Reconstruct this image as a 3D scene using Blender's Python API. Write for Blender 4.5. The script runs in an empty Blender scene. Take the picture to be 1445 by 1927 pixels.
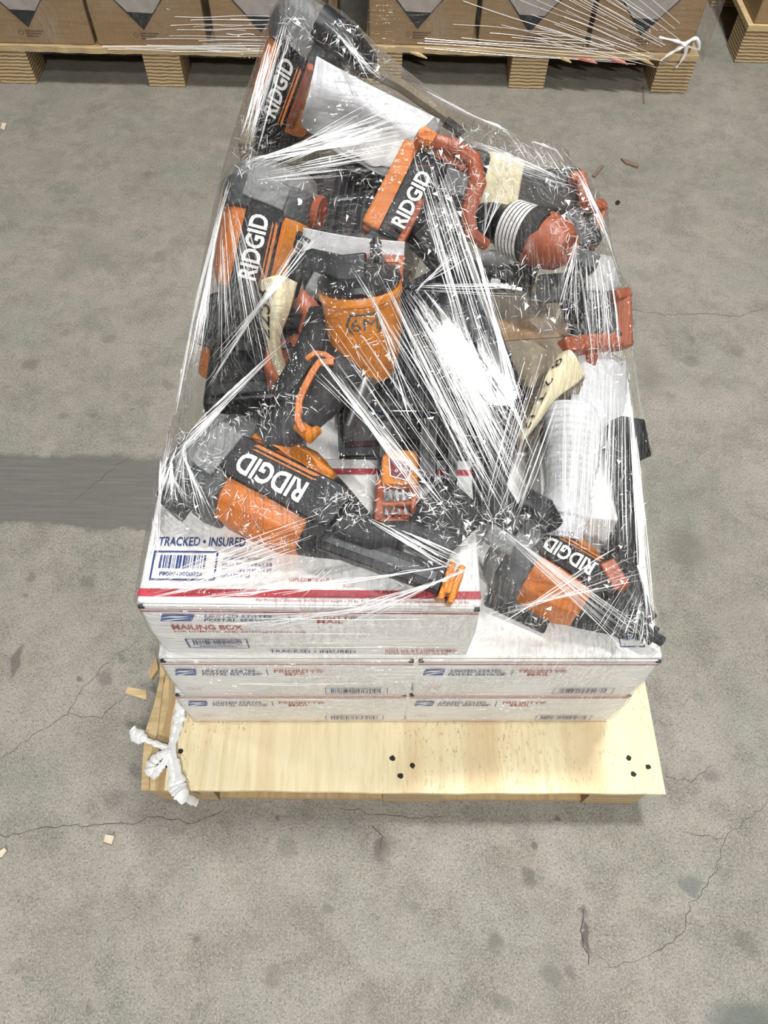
import bpy, bmesh, math, random
import numpy as np
from mathutils import Vector, Matrix, Euler
from mathutils.bvhtree import BVHTree
random.seed(7)
R = math.radians
SC = bpy.context.scene
COL = SC.collection

# ------------------------------------------------------------------ camera
F_PX, IW, IH = 1400.0, 1445.0, 1927.0
CAM_H = 1.63
cam_m = (Matrix.Rotation(R(32), 4, 'X') @ Matrix.Rotation(R(1.7), 4, 'Z'))
cam_m = Matrix.Translation((0, 0, CAM_H)) @ cam_m
cd = bpy.data.cameras.new('camera'); cam = bpy.data.objects.new('camera', cd); COL.objects.link(cam)
cam.matrix_world = cam_m
cd.sensor_fit = 'VERTICAL'; cd.sensor_height = 24.0; cd.lens = 24.0 * F_PX / IH
cd.clip_start = .05; cd.clip_end = 60
SC.camera = cam
CR = cam_m.to_3x3()

def at(x, y, z):
    """world point at height z whose place in the photograph is (x, y)"""
    d = CR @ Vector(((x - IW / 2) / F_PX, -(y - IH / 2) / F_PX, -1))
    return Vector((0, 0, CAM_H)) + d * ((z - CAM_H) / d.z)

def atY(x, y, Y):
    d = CR @ Vector(((x - IW / 2) / F_PX, -(y - IH / 2) / F_PX, -1))
    return Vector((0, 0, CAM_H)) + d * (Y / d.y)

# ------------------------------------------------------------------ light
SC.view_settings.view_transform = 'Standard'
SC.view_settings.look = 'None'
SC.view_settings.gamma = 1
SC.view_settings.exposure = -0.84
w = bpy.data.worlds.new('warehouse_air'); SC.world = w; w.use_nodes = True
bg = w.node_tree.nodes['Background']
bg.inputs[0].default_value = (.88, .94, 1.0, 1); bg.inputs[1].default_value = .11

def area(name, loc, sx, sy, power, target=None, col=(1, .99, .96)):
    l = bpy.data.lights.new(name, 'AREA'); l.shape = 'RECTANGLE'; l.size = sx; l.size_y = sy
    l.energy = power; l.color = col
    o = bpy.data.objects.new(name, l); COL.objects.link(o); o.location = loc
    if target is None: target = (loc[0], loc[1], 0)
    o.rotation_euler = (Vector(target) - Vector(loc)).to_track_quat('-Z', 'Y').to_euler()
    return o
LAMP = Vector((1.0, 2.0, 6.2))
LROT = 44
def high_bay(name, x, y, power):
    o = area(name, (x, y, 6.2), .13, .85, power); o.rotation_euler = (0, 0, R(LROT)); return o
high_bay('ceiling_light_main', LAMP.x, LAMP.y, 560)
high_bay('ceiling_light_behind_camera', .6, -2.3, 360)
high_bay('ceiling_light_far_front', .2, -6.2, 1250)
high_bay('ceiling_light_behind_load', 1.4, 6.3, 120)
high_bay('ceiling_light_left', -3.6, 1.6, 130)
high_bay('ceiling_light_left_front', -3.8, -2.6, 60)
high_bay('ceiling_light_left_back', -3.4, 5.9, 50)
high_bay('ceiling_light_right', 5.4, 2.4, 150)
high_bay('ceiling_light_right_front', 5.2, -2.0, 60)

# ------------------------------------------------------------------ materials
MATS = {}
def newmat(name):
    m = bpy.data.materials.new(name); m.use_nodes = True
    MATS[name] = m
    return m, m.node_tree, m.node_tree.nodes['Principled BSDF'], m.node_tree.nodes['Material Output']

class NT:
    """tiny helper for node arithmetic"""
    def __init__(s, t): s.t = t
    def n(s, typ, **kw):
        nd = s.t.nodes.new(typ)
        for k, v in kw.items(): setattr(nd, k, v)
        return nd
    def put(s, sock, v):
        if hasattr(v, 'links') or isinstance(v, bpy.types.NodeSocket): s.t.links.new(v, sock)
        else: sock.default_value = v
    def math(s, op, a, b=0.0, c=None, clamp=False):
        nd = s.n('ShaderNodeMath', operation=op, use_clamp=clamp)
        s.put(nd.inputs[0], a); s.put(nd.inputs[1], b)
        if c is not None: s.put(nd.inputs[2], c)
        return nd.outputs[0]
    def coord(s, kind='Object'): return s.n('ShaderNodeTexCoord').outputs[kind]
    def mapping(s, v, loc=(0, 0, 0), rot=(0, 0, 0), sc=(1, 1, 1)):
        nd = s.n('ShaderNodeMapping'); s.put(nd.inputs[0], v)
        nd.inputs['Location'].default_value = loc; nd.inputs['Rotation'].default_value = rot; nd.inputs['Scale'].default_value = sc
        return nd.outputs[0]
    def noise(s, v, scale, detail=4, rough=.55, dist=0.0, out=0):
        nd = s.n('ShaderNodeTexNoise'); s.put(nd.inputs['Vector'], v)
        nd.inputs['Scale'].default_value = scale; nd.inputs['Detail'].default_value = detail
        nd.inputs['Roughness'].default_value = rough; nd.inputs['Distortion'].default_value = dist
        return nd.outputs[out]
    def ramp(s, f, stops):
        nd = s.n('ShaderNodeValToRGB'); s.put(nd.inputs[0], f)
        cr = nd.color_ramp
        while len(cr.elements) > 1: cr.elements.remove(cr.elements[-1])
        cr.elements[0].position = stops[0][0]; c = stops[0][1]; cr.elements[0].color = (*c, 1) if len(c) == 3 else c
        for p, c in stops[1:]:
            e = cr.elements.new(p); e.color = (*c, 1) if len(c) == 3 else c
        return nd.outputs[0]
    def rng(s, v, a, b, c=0.0, d=1.0, smooth=True):
        nd = s.n('ShaderNodeMapRange'); nd.interpolation_type = 'SMOOTHSTEP' if smooth else 'LINEAR'
        s.put(nd.inputs[0], v)
        for i, q in enumerate((a, b, c, d)): nd.inputs[1 + i].default_value = q
        return nd.outputs[0]
    def mix(s, f, a, b, mode='MIX'):
        nd = s.n('ShaderNodeMixRGB', blend_type=mode); s.put(nd.inputs[0], f)
        for i, q in ((1, a), (2, b)):
            if isinstance(q, tuple) and len(q) == 3: q = (*q, 1)
            s.put(nd.inputs[i], q)
        return nd.outputs[0]
    def bump(s, h, strength=.3, dist=.001):
        nd = s.n('ShaderNodeBump'); s.put(nd.inputs['Height'], h)
        nd.inputs['Strength'].default_value = strength; nd.inputs['Distance'].default_value = dist
        return nd.outputs[0]

def plain(name, col, rough=.5, metal=0., var=.12, scale=60, bump=.0, bscale=400, coat=0.):
    m, t, b, o = newmat(name); q = NT(t); c = q.coord()
    f = q.noise(c, scale, 4)
    lo = tuple(x * (1 - var) for x in col); hi = tuple(min(1, x * (1 + var)) for x in col)
    t.links.new(q.ramp(f, [(.3, lo), (.7, hi)]), b.inputs['Base Color'])
    b.inputs['Roughness'].default_value = rough; b.inputs['Metallic'].default_value = metal
    b.inputs['Coat Weight'].default_value = coat
    if bump: t.links.new(q.bump(q.noise(c, bscale, 2), bump, .0006), b.inputs['Normal'])
    return m

ORANGE = plain('orange_plastic', (.60, .185, .04), .42, bump=.15)
ORANGE2 = plain('bright_orange_plastic', (.62, .21, .02), .38, bump=.1)
RUST = plain('red_orange_plastic', (.36, .092, .038), .45, bump=.1)
BLACK = plain('black_plastic', (.008, .009, .011), .42, bump=.2)
RUBBER = plain('dark_rubber', (.022, .024, .026), .62, bump=.35)
GLOSSBLACK = plain('glossy_black_plastic', (.004, .006, .011), .055, bump=.012, bscale=30, coat=.5)
GREY = plain('grey_plastic', (.085, .092, .094), .5, bump=.15)
LGREY = plain('light_grey_plastic', (.22, .225, .225), .5, bump=.1)
WHITEINK = plain('white_lettering_ink', (.86, .86, .84), .45, var=.03)
STEEL = plain('brushed_steel', (.62, .62, .63), .22, 1.0)
DSTEEL = plain('dark_steel', (.22, .22, .23), .35, 1.0)
PAPER = plain('white_paper', (.74, .75, .77), .6, var=.05, scale=18, bump=.2, bscale=30)
CREAM = plain('cream_label_paper', (.78, .70, .47), .55, var=.06, scale=25, bump=.15, bscale=40)
INK = plain('black_marker_ink', (.01, .01, .012), .5)
NAVY = plain('navy_print_ink', (.025, .05, .19), .5, var=.25, scale=500)
BLUE = plain('blue_print_ink', (.03, .09, .33), .5, var=.2, scale=400)
REDINK = plain('red_print_ink', (.42, .035, .05), .5, var=.22, scale=400)
PALERED = plain('faded_red_print_ink', (.50, .11, .08), .5, var=.2, scale=400)
MAROON = plain('maroon_label', (.20, .02, .025), .5)
BOXWHITE = plain('white_coated_cardboard', (.86, .86, .84), .5, var=.045, scale=9, bump=.25, bscale=25)
GAPDARK = plain('raw_cardboard_edge', (.30, .27, .22), .8)
CARDINK = plain('brown_carton_print_ink', (.11, .07, .045), .7)
CARTAPE = plain('clear_carton_tape', (.31, .205, .115), .25)
DIAGREY = plain('diamond_label_grey', (.40, .36, .33), .6, var=.12, scale=30)
DIABLACK = plain('diamond_label_black', (.018, .02, .022), .6)
HOLE = plain('nail_hole_dark', (.015, .012, .01), .8)
CRACK = plain('floor_crack_dark', (.055, .05, .042), .9, var=.3, scale=120)
REDDEB = plain('red_paint_stain', (.55, .2, .16), .8)

def cardboard():
    m, t, b, o = newmat('brown_carton_cardboard'); q = NT(t); c = q.coord()
    f = q.noise(q.mapping(c, sc=(1, 1, 14)), 9, 5)
    t.links.new(q.ramp(f, [(.25, (.26, .17, .085)), (.75, (.35, .235, .125))]), b.inputs['Base Color'])
    b.inputs['Roughness'].default_value = .68
    return m
CARD = cardboard()
OLIVE = plain('dull_tan_cardboard', (.24, .20, .14), .7, scale=12)

def wood(name, a, bb, c3, sc=(1, 12, 12), spots=True, rough=.62):
    m, t, b, o = newmat(name); q = NT(t); c = q.coord()
    g = q.noise(q.mapping(c, sc=sc), 6, 6, .6, .6)
    base = q.ramp(g, [(.28, a), (.5, bb), (.74, c3)])
    big = q.noise(c, 3.0, 3)
    base = q.mix(q.rng(big, .42, .7, 0, .45), base, tuple(x * .8 for x in bb))
    if spots:
        kk = q.noise(q.mapping(c, sc=(170, 55, 30)), 1.0, 3, .7); m3 = q.math('MULTIPLY', q.rng(kk, .56, .66), q.rng(q.noise(c, 4.0, 3, .6), .44, .6))
        base = q.mix(q.math('MULTIPLY', m3, .6), base, (.30, .19, .085))
        strp = q.noise(q.mapping(c, sc=(9, .6, 1)), 1.0, 2, .5); base = q.mix(q.rng(strp, .58, .68, 0, .5), base, (.56, .40, .21))
        k = q.noise(q.mapping(c, sc=(sc[0] * 30, sc[1] * 2.2, 20)), 4, 3, .7)
        k2 = q.noise(c, 3.5, 3)
        msk = q.math('MULTIPLY', q.rng(k, .60, .72), q.rng(k2, .45, .62))
        base = q.mix(q.math('MULTIPLY', msk, .55), base, (.20, .13, .06))
    t.links.new(base, b.inputs['Base Color']); b.inputs['Roughness'].default_value = rough
    t.links.new(q.bump(g, .25, .001), b.inputs['Normal'])
    return m
PLY = wood('pale_plywood', (.66, .54, .31), (.78, .67, .43), (.84, .74, .51), sc=(14, 1.2, 10))
PLYEDGE = wood('plywood_edge', (.33, .22, .10), (.56, .42, .22), (.66, .52, .30), sc=(1.2, 6, 60), spots=False)
RAWPLY = wood('torn_inner_plywood', (.30, .19, .085), (.42, .29, .14), (.50, .37, .2), sc=(10, 2, 10), spots=False)
def ply_lam():
    m, t, b, o = newmat('laminated_plywood_block'); q = NT(t); c = q.coord()
    wv = q.n('ShaderNodeTexWave'); wv.wave_type = 'BANDS'; wv.bands_direction = 'Z'; q.put(wv.inputs['Vector'], c)
    wv.inputs['Scale'].default_value = 24; wv.inputs['Distortion'].default_value = 2.2; wv.inputs['Detail'].default_value = 3; wv.inputs['Detail Scale'].default_value = 1.2
    n1 = q.noise(q.mapping(c, sc=(3, 3, 90)), 3, 5, .7)
    f = q.math('ADD', q.math('MULTIPLY', wv.outputs['Fac'], .55), q.math('MULTIPLY', n1, .5))
    t.links.new(q.ramp(f, [(.25, (.13, .08, .035)), (.42, (.34, .235, .12)), (.62, (.47, .34, .18)), (.8, (.58, .45, .27))]), b.inputs['Base Color'])
    b.inputs['Roughness'].default_value = .7
    t.links.new(q.bump(f, .4, .0015), b.inputs['Normal'])
    return m
PLYLAM = ply_lam()
CHIP = plain('pale_wood_chip', (.55, .47, .36), .8, scale=90)
TWIG = plain('brown_wood_splinter', (.17, .12, .09), .8, scale=90)

def floor_mat():
    m, t, b, o = newmat('worn_concrete'); q = NT(t); c = q.coord()
    big = q.noise(c, 1.6, 5, .6, .4)
    mid = q.noise(c, 7.5, 6, .66)
    fine = q.noise(c, 130, 4, .75)
    col = q.ramp(big, [(.3, (.305, .302, .272)), (.5, (.36, .352, .325)), (.7, (.41, .394, .372))])
    col = q.mix(q.rng(mid, .44, .62, 0, .75), col, (.225, .225, .19))
    col = q.mix(q.rng(q.noise(c, 19, 5, .7), .56, .38, 0, .45), col, (.50, .465, .43))
    col = q.mix(q.rng(fine, .42, .6, 0, .34), col, (.58, .56, .52))
    col = q.mix(q.rng(q.noise(c, 210, 2, .6), .54, .66, 0, .62), col, (.13, .12, .105))
    col = q.mix(q.rng(q.noise(c, 4.2, 4, .65), .50, .64, 0, .35), col, (.235, .24, .205))
    sp = q.noise(c, 55, 2, .5)
    col = q.mix(q.rng(sp, .70, .76, 0, .5), col, (.10, .09, .08))
    # speckle of pits
    v = q.n('ShaderNodeTexVoronoi'); q.put(v.inputs['Vector'], c); v.inputs['Scale'].default_value = 19
    col = q.mix(q.rng(v.outputs['Distance'], .05, .03, 0, .75), col, (.09, .085, .075))
    hue = q.noise(c, 3.4, 4, .6)
    col = q.mix(1.0, col, q.ramp(hue, [(.36, (.47, .487, .430)), (.48, (.50, .487, .445)), (.6, (.56, .515, .482))]), 'MULTIPLY')
    col = q.mix(q.rng(q.noise(c, 300, 2, .8), .48, .64, 0, .42), col, (.43, .40, .365))
    # distorted coordinates for stains that keep shapes of their own
    wob = q.n('ShaderNodeVectorMath', operation='MULTIPLY_ADD')
    nn = q.noise(c, 14, 4, .6, out=1); q.put(wob.inputs[0], nn); wob.inputs[1].default_value = (.075, .075, 0); q.put(wob.inputs[2], c)
    flat = q.n('ShaderNodeVectorMath', operation='SUBTRACT'); q.put(flat.inputs[0], wob.outputs[0]); flat.inputs[1].default_value = (.0375, .0375, 0)
    wc = flat.outputs[0]
    def spot(px, py, rx, k, colr=(.095, .09, .075), ry=None):
        p = at(px, py, 0); e = at(px + rx, py, 0); rr = (e - p).length
        ax = 1.0
        if ry: e2 = at(px, py + ry, 0); ax = rr / max(1e-4, (e2 - p).length)
        mp = q.mapping(wc, loc=(-p.x, -p.y * ax, 0), sc=(1, ax, 0))
        ln = q.n('ShaderNodeVectorMath', operation='LENGTH'); q.put(ln.inputs[0], mp)
        return q.mix(q.rng(ln.outputs['Value'], rr * 1.2, rr * .5, 0, min(.9, k * 1.45)), col, colr)
    for s in [(1005, 1592, 9, .7), (990, 1640, 17, .45), (935, 1775, 17, .5), (720, 1600, 22, .4), (540, 1588, 20, .28), (611, 1717, 12, .4),
              (770, 1708, 13, .35), (372, 1765, 8, .5), (520, 1828, 22, .33), (170, 1888, 12, .4), (36, 1822, 14, .25), (1035, 1840, 26, .4),
              (1075, 1832, 12, .4), (950, 1885, 18, .35), (1345, 1462, 17, .4), (1295, 1660, 24, .5, (.10, .105, .1), 18), (1405, 1775, 22, .35),
              (1400, 1920, 75, .55, (.085, .095, .085), 48), (280, 330, 12, .35), (300, 483, 18, .3), (60, 683, 18, .4), (205, 638, 15, .3),
              (120, 780, 10, .35), (180, 782, 8, .3), (315, 725, 14, .3), (120, 625, 14, .3), (1295, 640, 12, .3), (1300, 680, 16, .3),
              (1390, 660, 16, .3), (1290, 1035, 48, .33, (.12, .105, .09), 42), (1210, 700, 45, .2), (170, 1090, 14, .4), (60, 1085, 12, .4), (45, 1120, 8, .4), (215, 1500, 20, .2),
              (155, 1280, 9, .6), (200, 1275, 16, .45), (230, 1238, 10, .4), (1102, 1760, 6, .8, (.06, .055, .05), 42), (1098, 1712, 8, .6),
              (35, 1245, 10, .5, (.08, .075, .065), 28), (520, 1543, 6, .6), (1047, 1547, 7, .6), (715, 1592, 12, .5)]:
        col = spot(*s)
    # dark resurfaced strip crossing on the left
    sx = q.n('ShaderNodeSeparateXYZ'); q.put(sx.inputs[0], wc)
    y0 = at(120, 992, 0).y; y1 = at(120, 856, 0).y; xe = at(300, 920, 0).x + .35
    band = q.math('MULTIPLY', q.rng(sx.outputs[1], y0 - .006, y0 + .008), q.rng(sx.outputs[1], y1 + .008, y1 - .012))
    band = q.math('MULTIPLY', band, q.rng(sx.outputs[0], xe + .02, xe - .02))
    streak = q.noise(q.mapping(c, sc=(1.5, 30, 1)), 4, 5, .7)
    bcol = q.ramp(streak, [(.3, (.085, .084, .076)), (.6, (.118, .114, .103)), (.78, (.18, .168, .15))])
    col = q.mix(q.math('MULTIPLY', band, .93), col, bcol)
    t.links.new(col, b.inputs['Base Color'])
    rg = q.rng(mid, .3, .7, .5, .75); t.links.new(rg, b.inputs['Roughness'])
    t.links.new(q.bump(q.math('ADD', fine, q.math('MULTIPLY', mid, 2.0)), .35, .0015), b.inputs['Normal'])
    return m
FLOOR = floor_mat()

def film_mat(name, gloss=.40, milky=.030, strength=.8, tint=.97):
    m, t, b, o = newmat(name); t.nodes.remove(b); q = NT(t); c = q.coord()
    def ridg(rot, sc, scale):
        n1 = q.noise(q.mapping(c, rot=rot, sc=sc), scale, 2, .55, .3)
        a = q.math('ABSOLUTE', q.math('SUBTRACT', n1, .5))
        return q.math('POWER', q.math('SUBTRACT', 1.0, q.math('MULTIPLY', a, 4.0), clamp=True), 3.0)
    sel = q.noise(c, 5.0, 2, .5)
    r1 = ridg((0, 0, R(32)), (30, 2.2, 6), 2.4)
    r2 = ridg((0, 0, R(-62)), (34, 2.0, 6), 2.4)
    r3 = ridg((R(20), 0, R(5)), (1.5, 10, 34), 2.2)
    r4 = ridg((0, 0, 0), (6, 6, 6), 5.0)
    h = q.mix(q.rng(sel, .42, .52), r1, r2)
    h = q.mix(q.rng(q.noise(c, 4.1, 1), .50, .6), h, r3)
    vo = q.n('ShaderNodeTexVoronoi'); vo.inputs['Scale'].default_value = 34; q.put(vo.inputs['Vector'], q.mix(.06, c, q.noise(c, 9, 2, .5, out=1)))
    vo2 = q.n('ShaderNodeTexVoronoi'); vo2.inputs['Scale'].default_value = 90; q.put(vo2.inputs['Vector'], c)
    cr = q.math('ADD', q.math('MULTIPLY', r4, .5), q.math('ADD', q.math('MULTIPLY', vo.outputs['Distance'], 1.2), q.math('MULTIPLY', vo2.outputs['Distance'], .35)))
    hh = q.math('ADD', q.math('MULTIPLY', h, 1.0), cr)
    nb = q.bump(hh, strength, .006)
    tr = q.n('ShaderNodeBsdfTransparent'); tr.inputs[0].default_value = (tint, tint, tint * 1.005, 1)
    gl = q.n('ShaderNodeBsdfGlossy'); gl.inputs['Roughness'].default_value = .085; gl.inputs[0].default_value = (1, 1, 1, 1)
    t.links.new(nb, gl.inputs['Normal'])
    df = q.n('ShaderNodeBsdfDiffuse'); df.inputs[0].default_value = (.86, .88, .90, 1)
    tl = q.n('ShaderNodeBsdfTranslucent'); tl.inputs[0].default_value = (.86, .88, .90, 1)
    md = q.n('ShaderNodeMixShader'); md.inputs[0].default_value = .4
    t.links.new(df.outputs[0], md.inputs[1]); t.links.new(tl.outputs[0], md.inputs[2])
    lw = q.n('ShaderNodeLayerWeight'); lw.inputs[0].default_value = .25; t.links.new(nb, lw.inputs['Normal'])
    gf = q.math('ADD', q.math('MULTIPLY', lw.outputs['Fresnel'], gloss), q.math('MULTIPLY', h, gloss * .24), clamp=True)
    m1 = q.n('ShaderNodeMixShader'); t.links.new(gf, m1.inputs[0]); t.links.new(tr.outputs[0], m1.inputs[1]); t.links.new(gl.outputs[0], m1.inputs[2])
    zone = q.rng(q.noise(c, 7.0, 2, .6), .45, .75)
    mk = q.math('ADD', q.math('MULTIPLY', q.math('MULTIPLY', zone, q.math('ADD', h, .25)), milky * 2.2),
                q.math('MULTIPLY', q.math('SUBTRACT', 1.0, q.n('ShaderNodeLayerWeight').outputs['Facing']), 0.0), clamp=True)
    fac = q.n('ShaderNodeLayerWeight'); fac.inputs[0].default_value = .3
    mk = q.math('ADD', mk, q.math('MULTIPLY', q.math('POWER', fac.outputs['Facing'], 5.0), milky * 3.5), clamp=True)
    m2 = q.n('ShaderNodeMixShader'); t.links.new(mk, m2.inputs[0]); t.links.new(m1.outputs[0], m2.inputs[1]); t.links.new(md.outputs[0], m2.inputs[2])
    t.links.new(m2.outputs[0], o.inputs[0])
    return m
FILM = film_mat('clear_stretch_film')
FILM2 = film_mat('clear_stretch_film_loose', gloss=.25, milky=.06, strength=.5, tint=.98)

def pleat_mat(name, dens):
    m, t, b, o = newmat(name); t.nodes.remove(b); q = NT(t); c = q.coord()
    tr = q.n('ShaderNodeBsdfTransparent')
    gl = q.n('ShaderNodeBsdfGlossy'); gl.inputs['Roughness'].default_value = .24
    df = q.n('ShaderNodeBsdfDiffuse'); df.inputs[0].default_value = (1, 1, 1, 1)
    tl = q.n('ShaderNodeBsdfTranslucent'); tl.inputs[0].default_value = (.9, .92, .93, 1)
    a = q.n('ShaderNodeMixShader'); a.inputs[0].default_value = .12; t.links.new(df.outputs[0], a.inputs[1]); t.links.new(tl.outputs[0], a.inputs[2])
    g = q.n('ShaderNodeMixShader'); g.inputs[0].default_value = .22; t.links.new(a.outputs[0], g.inputs[1]); t.links.new(gl.outputs[0], g.inputs[2])
    if dens >= 1: t.links.new(g.outputs[0], o.inputs[0]); return m
    x = q.n('ShaderNodeMixShader'); x.inputs[0].default_value = dens; t.links.new(tr.outputs[0], x.inputs[1]); t.links.new(g.outputs[0], x.inputs[2])
    t.links.new(x.outputs[0], o.inputs[0])
    return m
PLEAT = pleat_mat('glint_white_film_fold', 1.0)  # milky film folds, whitened further in place of lamp glints
PLEATSOFT = pleat_mat('soft_film_fold', .35)  # same glint white, mostly see-through
TWIST = pleat_mat('twisted_film_rope', .9)

# ------------------------------------------------------------------ mesh helpers
class MB:
    def __init__(s): s.b = bmesh.new()
    def box(s, c, size, M=None, taper=None):
        M = M or Matrix()
        c = Vector(c); hx, hy, hz = size[0] / 2, size[1] / 2, size[2] / 2
        vs = []
        for z in (-1, 1):
            k = 1 if (taper is None or z < 0) else taper
            for x, y in ((-1, -1), (1, -1), (1, 1), (-1, 1)):
                vs.append(s.b.verts.new(M @ (c + Vector((x * hx * k, y * hy * k, z * hz)))))
        for f in ((3, 2, 1, 0), (4, 5, 6, 7), (0, 1, 5, 4), (1, 2, 6, 5), (2, 3, 7, 6), (3, 0, 4, 7)):
            s.b.faces.new([vs[i] for i in f])
        return s
    def quad(s, pts):
        s.b.faces.new([s.b.verts.new(p) for p in pts]); return s
    def loft(s, rings, M=None, close=True, caps=True):
        M = M or Matrix()
        rs = [[s.b.verts.new(M @ Vector(p)) for p in r] for r in rings]
        n = len(rs[0])
        for a, b in zip(rs, rs[1:]):
            for i in range(n if close else n - 1):
                j = (i + 1) % n
                s.b.faces.new((a[i], a[j], b[j], b[i]))
        if caps and close:
            s.b.faces.new(rs[0][::-1]); s.b.faces.new(rs[-1])
        return s
    def tube(s, path, r, n=8, M=None, flat=1.0):
        path = [Vector(p) for p in path]
        if not hasattr(r, '__len__'): r = [r] * len(path)
        rings = []
        up = None
        for i, p in enumerate(path):
            d = (path[min(i + 1, len(path) - 1)] - path[max(i - 1, 0)]).normalized()
            if up is None: up = Vector((0, 0, 1)) if abs(d.z) < .9 else Vector((0, 1, 0))
            sd = d.cross(up)
            if sd.length < 1e-5: sd = d.cross(Vector((1, 0, 0)))
            sd.normalize(); up = sd.cross(d).normalized()
            rings.append([p + sd * (math.cos(k * 2 * math.pi / n) * r[i]) + up * (math.sin(k * 2 * math.pi / n) * r[i] * flat) for k in range(n)])
        return s.loft(rings, M)
    def bar(s, a, b, w, h, up=(0, 0, 1), M=None):
        """rectangular bar from a to b"""
        a, b = Vector(a), Vector(b); d = (b - a); L = d.length; d.normalize()
        up = Vector(up); sd = up.cross(d).normalized(); u = d.cross(sd).normalized()
        T = Matrix((d, sd, u)).transposed().to_4x4(); T.translation = (a + b) / 2
        return s.box((0, 0, 0), (L, w, h), (M @ T) if M else T)
    def prism(s, poly, z0, z1, M=None):
        return s.loft([[(x, y, z0) for x, y in poly], [(x, y, z1) for x, y in poly]], M)
    def cyl(s, a, b, r0, r1=None, n=24, M=None):
        r1 = r0 if r1 is None else r1
        return s.tube([a, b], [r0, r1], n, M)
    def build(s, name, mat, parent=None, bevel=0., smooth=False, seg=2):
        bmesh.ops.recalc_face_normals(s.b, faces=s.b.faces)
        me = bpy.data.meshes.new(name)
        if parent is not None: s.b.transform(PM[parent.name].inverted())
        s.b.to_mesh(me); s.b.free()
        for mm in (mat if isinstance(mat, (list, tuple)) else [mat]): me.materials.append(mm)
        o = bpy.data.objects.new(name, me); COL.objects.link(o)
        if parent is not None: o.parent = parent; PM[o.name] = PM[parent.name]
        else: PM[o.name] = Matrix()
        if bevel:
            md = o.modifiers.new('bevel', 'BEVEL'); md.width = bevel; md.segments = seg; md.limit_method = 'ANGLE'; md.angle_limit = R(28)
        if smooth or bevel:
            for p in me.polygons: p.use_smooth = True
            try: me.set_sharp_from_angle(angle=R(32))
            except Exception: pass
        return o

PM = {}
def thing(name, M, label, cat, group=None):
    o = bpy.data.objects.new(name, None); COL.objects.link(o); o.empty_display_size = .05
    if not isinstance(M, Matrix): M = Matrix.Translation(M)
    o.matrix_world = M; PM[o.name] = M.copy()
    o['label'] = label; o['category'] = cat
    if group: o['group'] = group
    return o
def tag(o, label, cat, group=None, kind=None):
    if label: o['label'] = label
    if cat: o['category'] = cat
    if group: o['group'] = group
    if kind: o['kind'] = kind
    return o

def frame(o, x, up):
    """matrix with origin o, X along x, Z towards up"""
    x = Vector(x).normalized(); z = Vector(up); z = (z - x * z.dot(x)).normalized(); y = z.cross(x)
    M = Matrix((x, y, z)).transposed().to_4x4(); M.translation = Vector(o); return M

_txt = {}
def text_mesh(s, bold=0.0, shear=0.0):
    key = (s, bold, shear)
    if key in _txt: return _txt[key]
    cu = bpy.data.curves.new('t', 'FONT'); cu.body = s; cu.size = 1.0; cu.offset = bold; cu.shear = shear; cu.resolution_u = 3
    ob = bpy.data.objects.new('t', cu); COL.objects.link(ob)
    bpy.context.view_layer.update()
    me = ob.to_mesh()
    vs = [v.co.copy() for v in me.vertices]; fs = [tuple(p.vertices) for p in me.polygons]
    ob.to_mesh_clear(); bpy.data.objects.remove(ob); bpy.data.curves.remove(cu)
    if not vs: vs = [Vector((0, 0, 0))]
    x0 = min(v.x for v in vs); x1 = max(v.x for v in vs); y0 = min(v.y for v in vs); y1 = max(v.y for v in vs)
    for v in vs: v.x = (v.x - x0) / max(1e-6, x1 - x0); v.y = (v.y - y0) / max(1e-6, y1 - y0)
    _txt[key] = (vs, fs, (x1 - x0) / max(1e-6, y1 - y0)); return _txt[key]
def add_text(mb, s, x, y, w, h, M, bold=0.0, shear=0.0, z=0.0, fn=None):
    """text s filling the rectangle x..x+w, y..y+h of frame M"""
    vs, fs, asp = text_mesh(s, bold, shear)
    if w is None: w = h * asp
    bv = []
    for v in vs:
        p = (x + v.x * w, y + v.y * h)
        bv.append(mb.b.verts.new(fn(*p) if fn else M @ Vector((p[0], p[1], z))))
    for f in fs:
        try: mb.b.faces.new([bv[i] for i in f])
        except ValueError: pass
    return w
def rect(mb, x, y, w, h, M, z=0.0):
    mb.quad([M @ Vector((x, y, z)), M @ Vector((x + w, y, z)), M @ Vector((x + w, y + h, z)), M @ Vector((x, y + h, z))])
def outline(mb, x, y, w, h, t, M, z=0.0):
    rect(mb, x, y, w, t, M, z); rect(mb, x, y + h - t, w, t, M, z); rect(mb, x, y + t, t, h - 2 * t, M, z); rect(mb, x + w - t, y + t, t, h - 2 * t, M, z)
def barcode(mb, x, y, w, h, M, seed=1, z=0.0):
    rr = random.Random(seed); p = 0
    while p < w:
        a = rr.choice((.0008, .0012, .002, .0028)) * 1.1
        if p + a > w: break
        rect(mb, x + p, y, a, h, M, z); p += a + rr.choice((.0009, .0014, .0022))

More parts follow.
